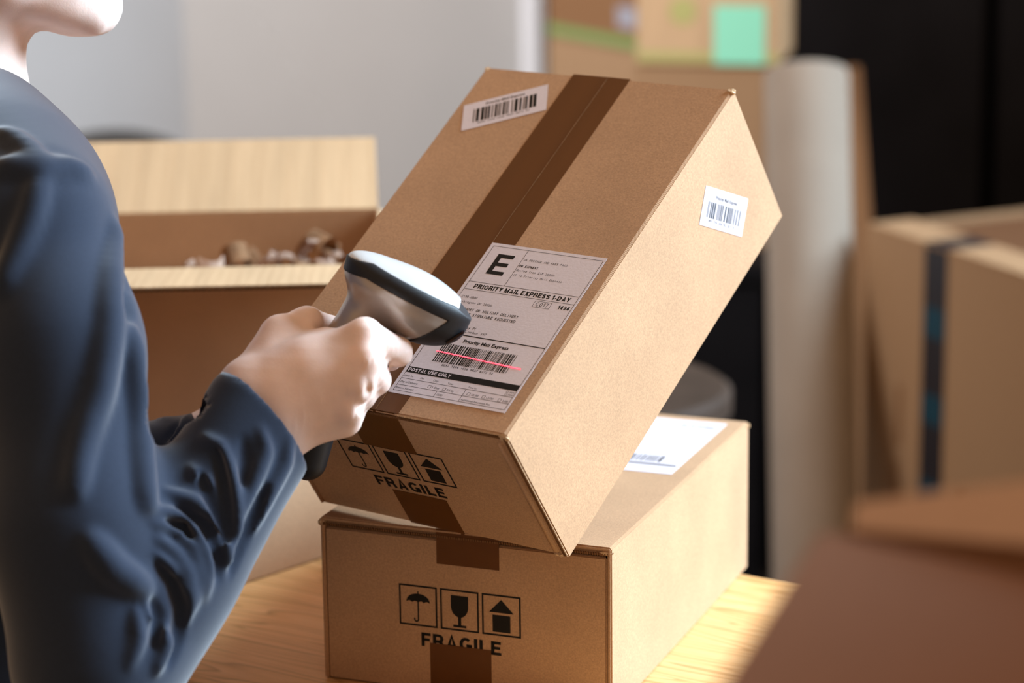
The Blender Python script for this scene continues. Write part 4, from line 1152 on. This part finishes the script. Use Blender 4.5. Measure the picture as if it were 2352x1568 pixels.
# flattened cartons leaning on the cabinet behind the roll
bt = P(1925, 152, 4.25); b2 = P(2008, 150, 4.25); b3 = P(2046, 500, 4.22)
brd = empty('flattened_carton', 'brown flattened carton leaning on the black cabinet behind the roll', 'carton', (bt[0] - 0.03, bt[1] - 0.26, 0), math.radians(3))
hgt = bt[2]; wbd = b2[0] - bt[0] + 0.02
sh = Matrix.Shear('XY', 4, (0, 0)); 
bm = bmesh.new()
for k in range(2):
    addbox(bm, (0, 0.012 * k, 0), (wbd - 0.01 * k, 0.012 * k + 0.009, hgt - 0.02 * k), 0.001)
for v in bm.verts:
    v.co.y += v.co.z / hgt * 0.25; v.co.x += (hgt - v.co.z) * 0.05
lay = list(bm.verts)
frombm('sheet', bm, M['kraft_dark'], brd)
# large carton at the right with patterned tape
R1 = P(1992, 512, 3.65); R2 = P(2352, 650, 3.32)
dv = (R2 - R1)[:2]; rz3 = math.atan2(dv[1], dv[0]); w3 = float(np.linalg.norm(dv)) * 1.35
hlow = 0.40
plainbox('base_carton', 'plain carton on the floor below the carton with patterned tape', R1[0], R1[1], 0, rz3, w3, 0.40, hlow - 0.0045, M['kraft_old'])
h3 = R1[2] - hlow - 0.004
rb_ = plainbox('taped_carton', 'tall brown carton with black and blue patterned tape down its side', R1[0], R1[1], hlow, rz3, w3, 0.40, h3, M['kraft_old'], None, ((0.001, 0.075),))
M['bluetape'] = mat('black_tape', (0.022, 0.020, 0.024), 0.4, 0.3)
M['bluemark'] = mat('blue_tape_print', (0.008, 0.045, 0.07), 0.5, 0.3)
w3m = w3 * 1000; tp0 = P(2172, 560, 3.5)
f3 = (tp0[:2] - R1[:2]) @ dv / np.linalg.norm(dv) * 1000
ink('patterned_tape', FG1, [rect(f3 - 28, 0, f3 + 28, h3 * 1000)], M['bluetape'], rb_)
for y_ in np.arange(20, h3 * 1000 - 40, 122): ink('tape_print', FG1, [rect(f3 - 25, y_, f3 + 25, y_ + 42)], M['bluemark'], rb_, 0.0002)
ink('printed_text', FG1, [rect(f3 - 92, 90, f3 - 82, 190), rect(f3 - 88, 215, f3 - 76, 300)], M['kraft_dark'], rb_)
ink('printed_text', FG1, [rect(f3 + 68, 100, f3 + 84, 190)], M['kraft_dark'], rb_)
box('tape_over_top', (f3 / 1000 - 0.028, -0.0004, h3 + 0.0041), (f3 / 1000 + 0.028, 0.075, h3 + 0.0045), M['bluetape'], rb_)
box('inner_flap', (0.006, 0.02, h3 - 0.014), (w3 - 0.006, 0.39, h3 - 0.010), M['kraft_shade'], rb_)  # dark sheet added as the shadow inside the open top
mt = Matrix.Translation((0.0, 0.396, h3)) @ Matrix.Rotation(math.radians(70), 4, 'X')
box('raised_flap', (0.13, 0, 0), (w3 - 0.004, 0.05, 0.004), M['kraft_shade'], rb_, mtx=mt)
# round stool behind the lower carton
M['stool'] = mat('dark_brown_wood', (0.048, 0.030, 0.021), 0.6, 0.2, nscale=20, namt=0.2)
sr_ = 0.165; sc_ = P(1690, 905, 3.0); sx_ = sc_[0] - sr_
stl = empty('stool', 'dark wooden round stool seat seen behind the lower carton', 'stool', (sx_, sc_[1] + 0.05, 0))
bm = bmesh.new(); lathe(bm, [(sr_ * .9, sc_[2] - 0.035), (sr_, sc_[2] - 0.028), (sr_, sc_[2] - 0.006), (sr_ * .95, sc_[2])], 40); frombm('seat', bm, M['stool'], stl, False)
for k in range(4):
    a_ = math.pi / 4 + k * math.pi / 2
    bm = bmesh.new(); cyl(bm, (0.10 * math.cos(a_), 0.10 * math.sin(a_), sc_[2] - 0.03), (0.17 * math.cos(a_), 0.17 * math.sin(a_), 0.0), 0.017, 0.014, 14); frombm('leg', bm, M['stool'], stl)
for k in range(4):
    a_ = math.pi / 4 + k * math.pi / 2; b_ = a_ + math.pi / 2; rr2 = 0.15
    bm = bmesh.new(); cyl(bm, (rr2 * math.cos(a_), rr2 * math.sin(a_), 0.25), (rr2 * math.cos(b_), rr2 * math.sin(b_), 0.25), 0.009, n=10); frombm('rung', bm, M['stool'], stl)
# dark chair far behind the open carton
ct = P(257, 301, 3.9)
ch = empty('chair', 'dark chair with a rounded backrest just showing above the open carton', 'chair', (ct[0], ct[1], 0))
M['chair'] = mat('dark_grey_plastic', (0.05, 0.047, 0.045), 0.5, 0.3)
bm = bmesh.new(); n = 24; zt_ = ct[2]; wv = 0.20
ring = []
for i in range(n + 1):
    a_ = math.pi * i / n; ring.append((-wv * math.cos(a_) , 0.0, zt_ - 0.22 + 0.22 * math.sin(a_) ** .75))
ring += [(wv * .92, 0, 0.56), (-wv * .92, 0, 0.56)]
f1 = [bm.verts.new((x, -0.02 * (x / wv) ** 2, z)) for x, y, z in ring]
f2 = [bm.verts.new((x, 0.025 - 0.02 * (x / wv) ** 2, z)) for x, y, z in ring]
bm.faces.new(f1); bm.faces.new(f2[::-1])
for i in range(len(f1)): j = (i + 1) % len(f1); bm.faces.new((f1[i], f2[i], f2[j], f1[j]))
frombm('backrest', bm, M['chair'], ch)
box('seat', (-0.21, -0.42, 0.45), (0.21, 0.02, 0.49), M['chair'], ch, bev=0.015)
for x in (-0.18, 0.18):
    for y in (-0.38, -0.01):
        bm = bmesh.new(); cyl(bm, (x, y, 0), (x * .95, y, 0.46), 0.014, n=12); frombm('leg', bm, M['chair'], ch)
    bm = bmesh.new(); cyl(bm, (x * .9, -0.005, 0.47), (x * .9, -0.04, 0.62), 0.012, n=12); frombm('back_post', bm, M['chair'], ch)
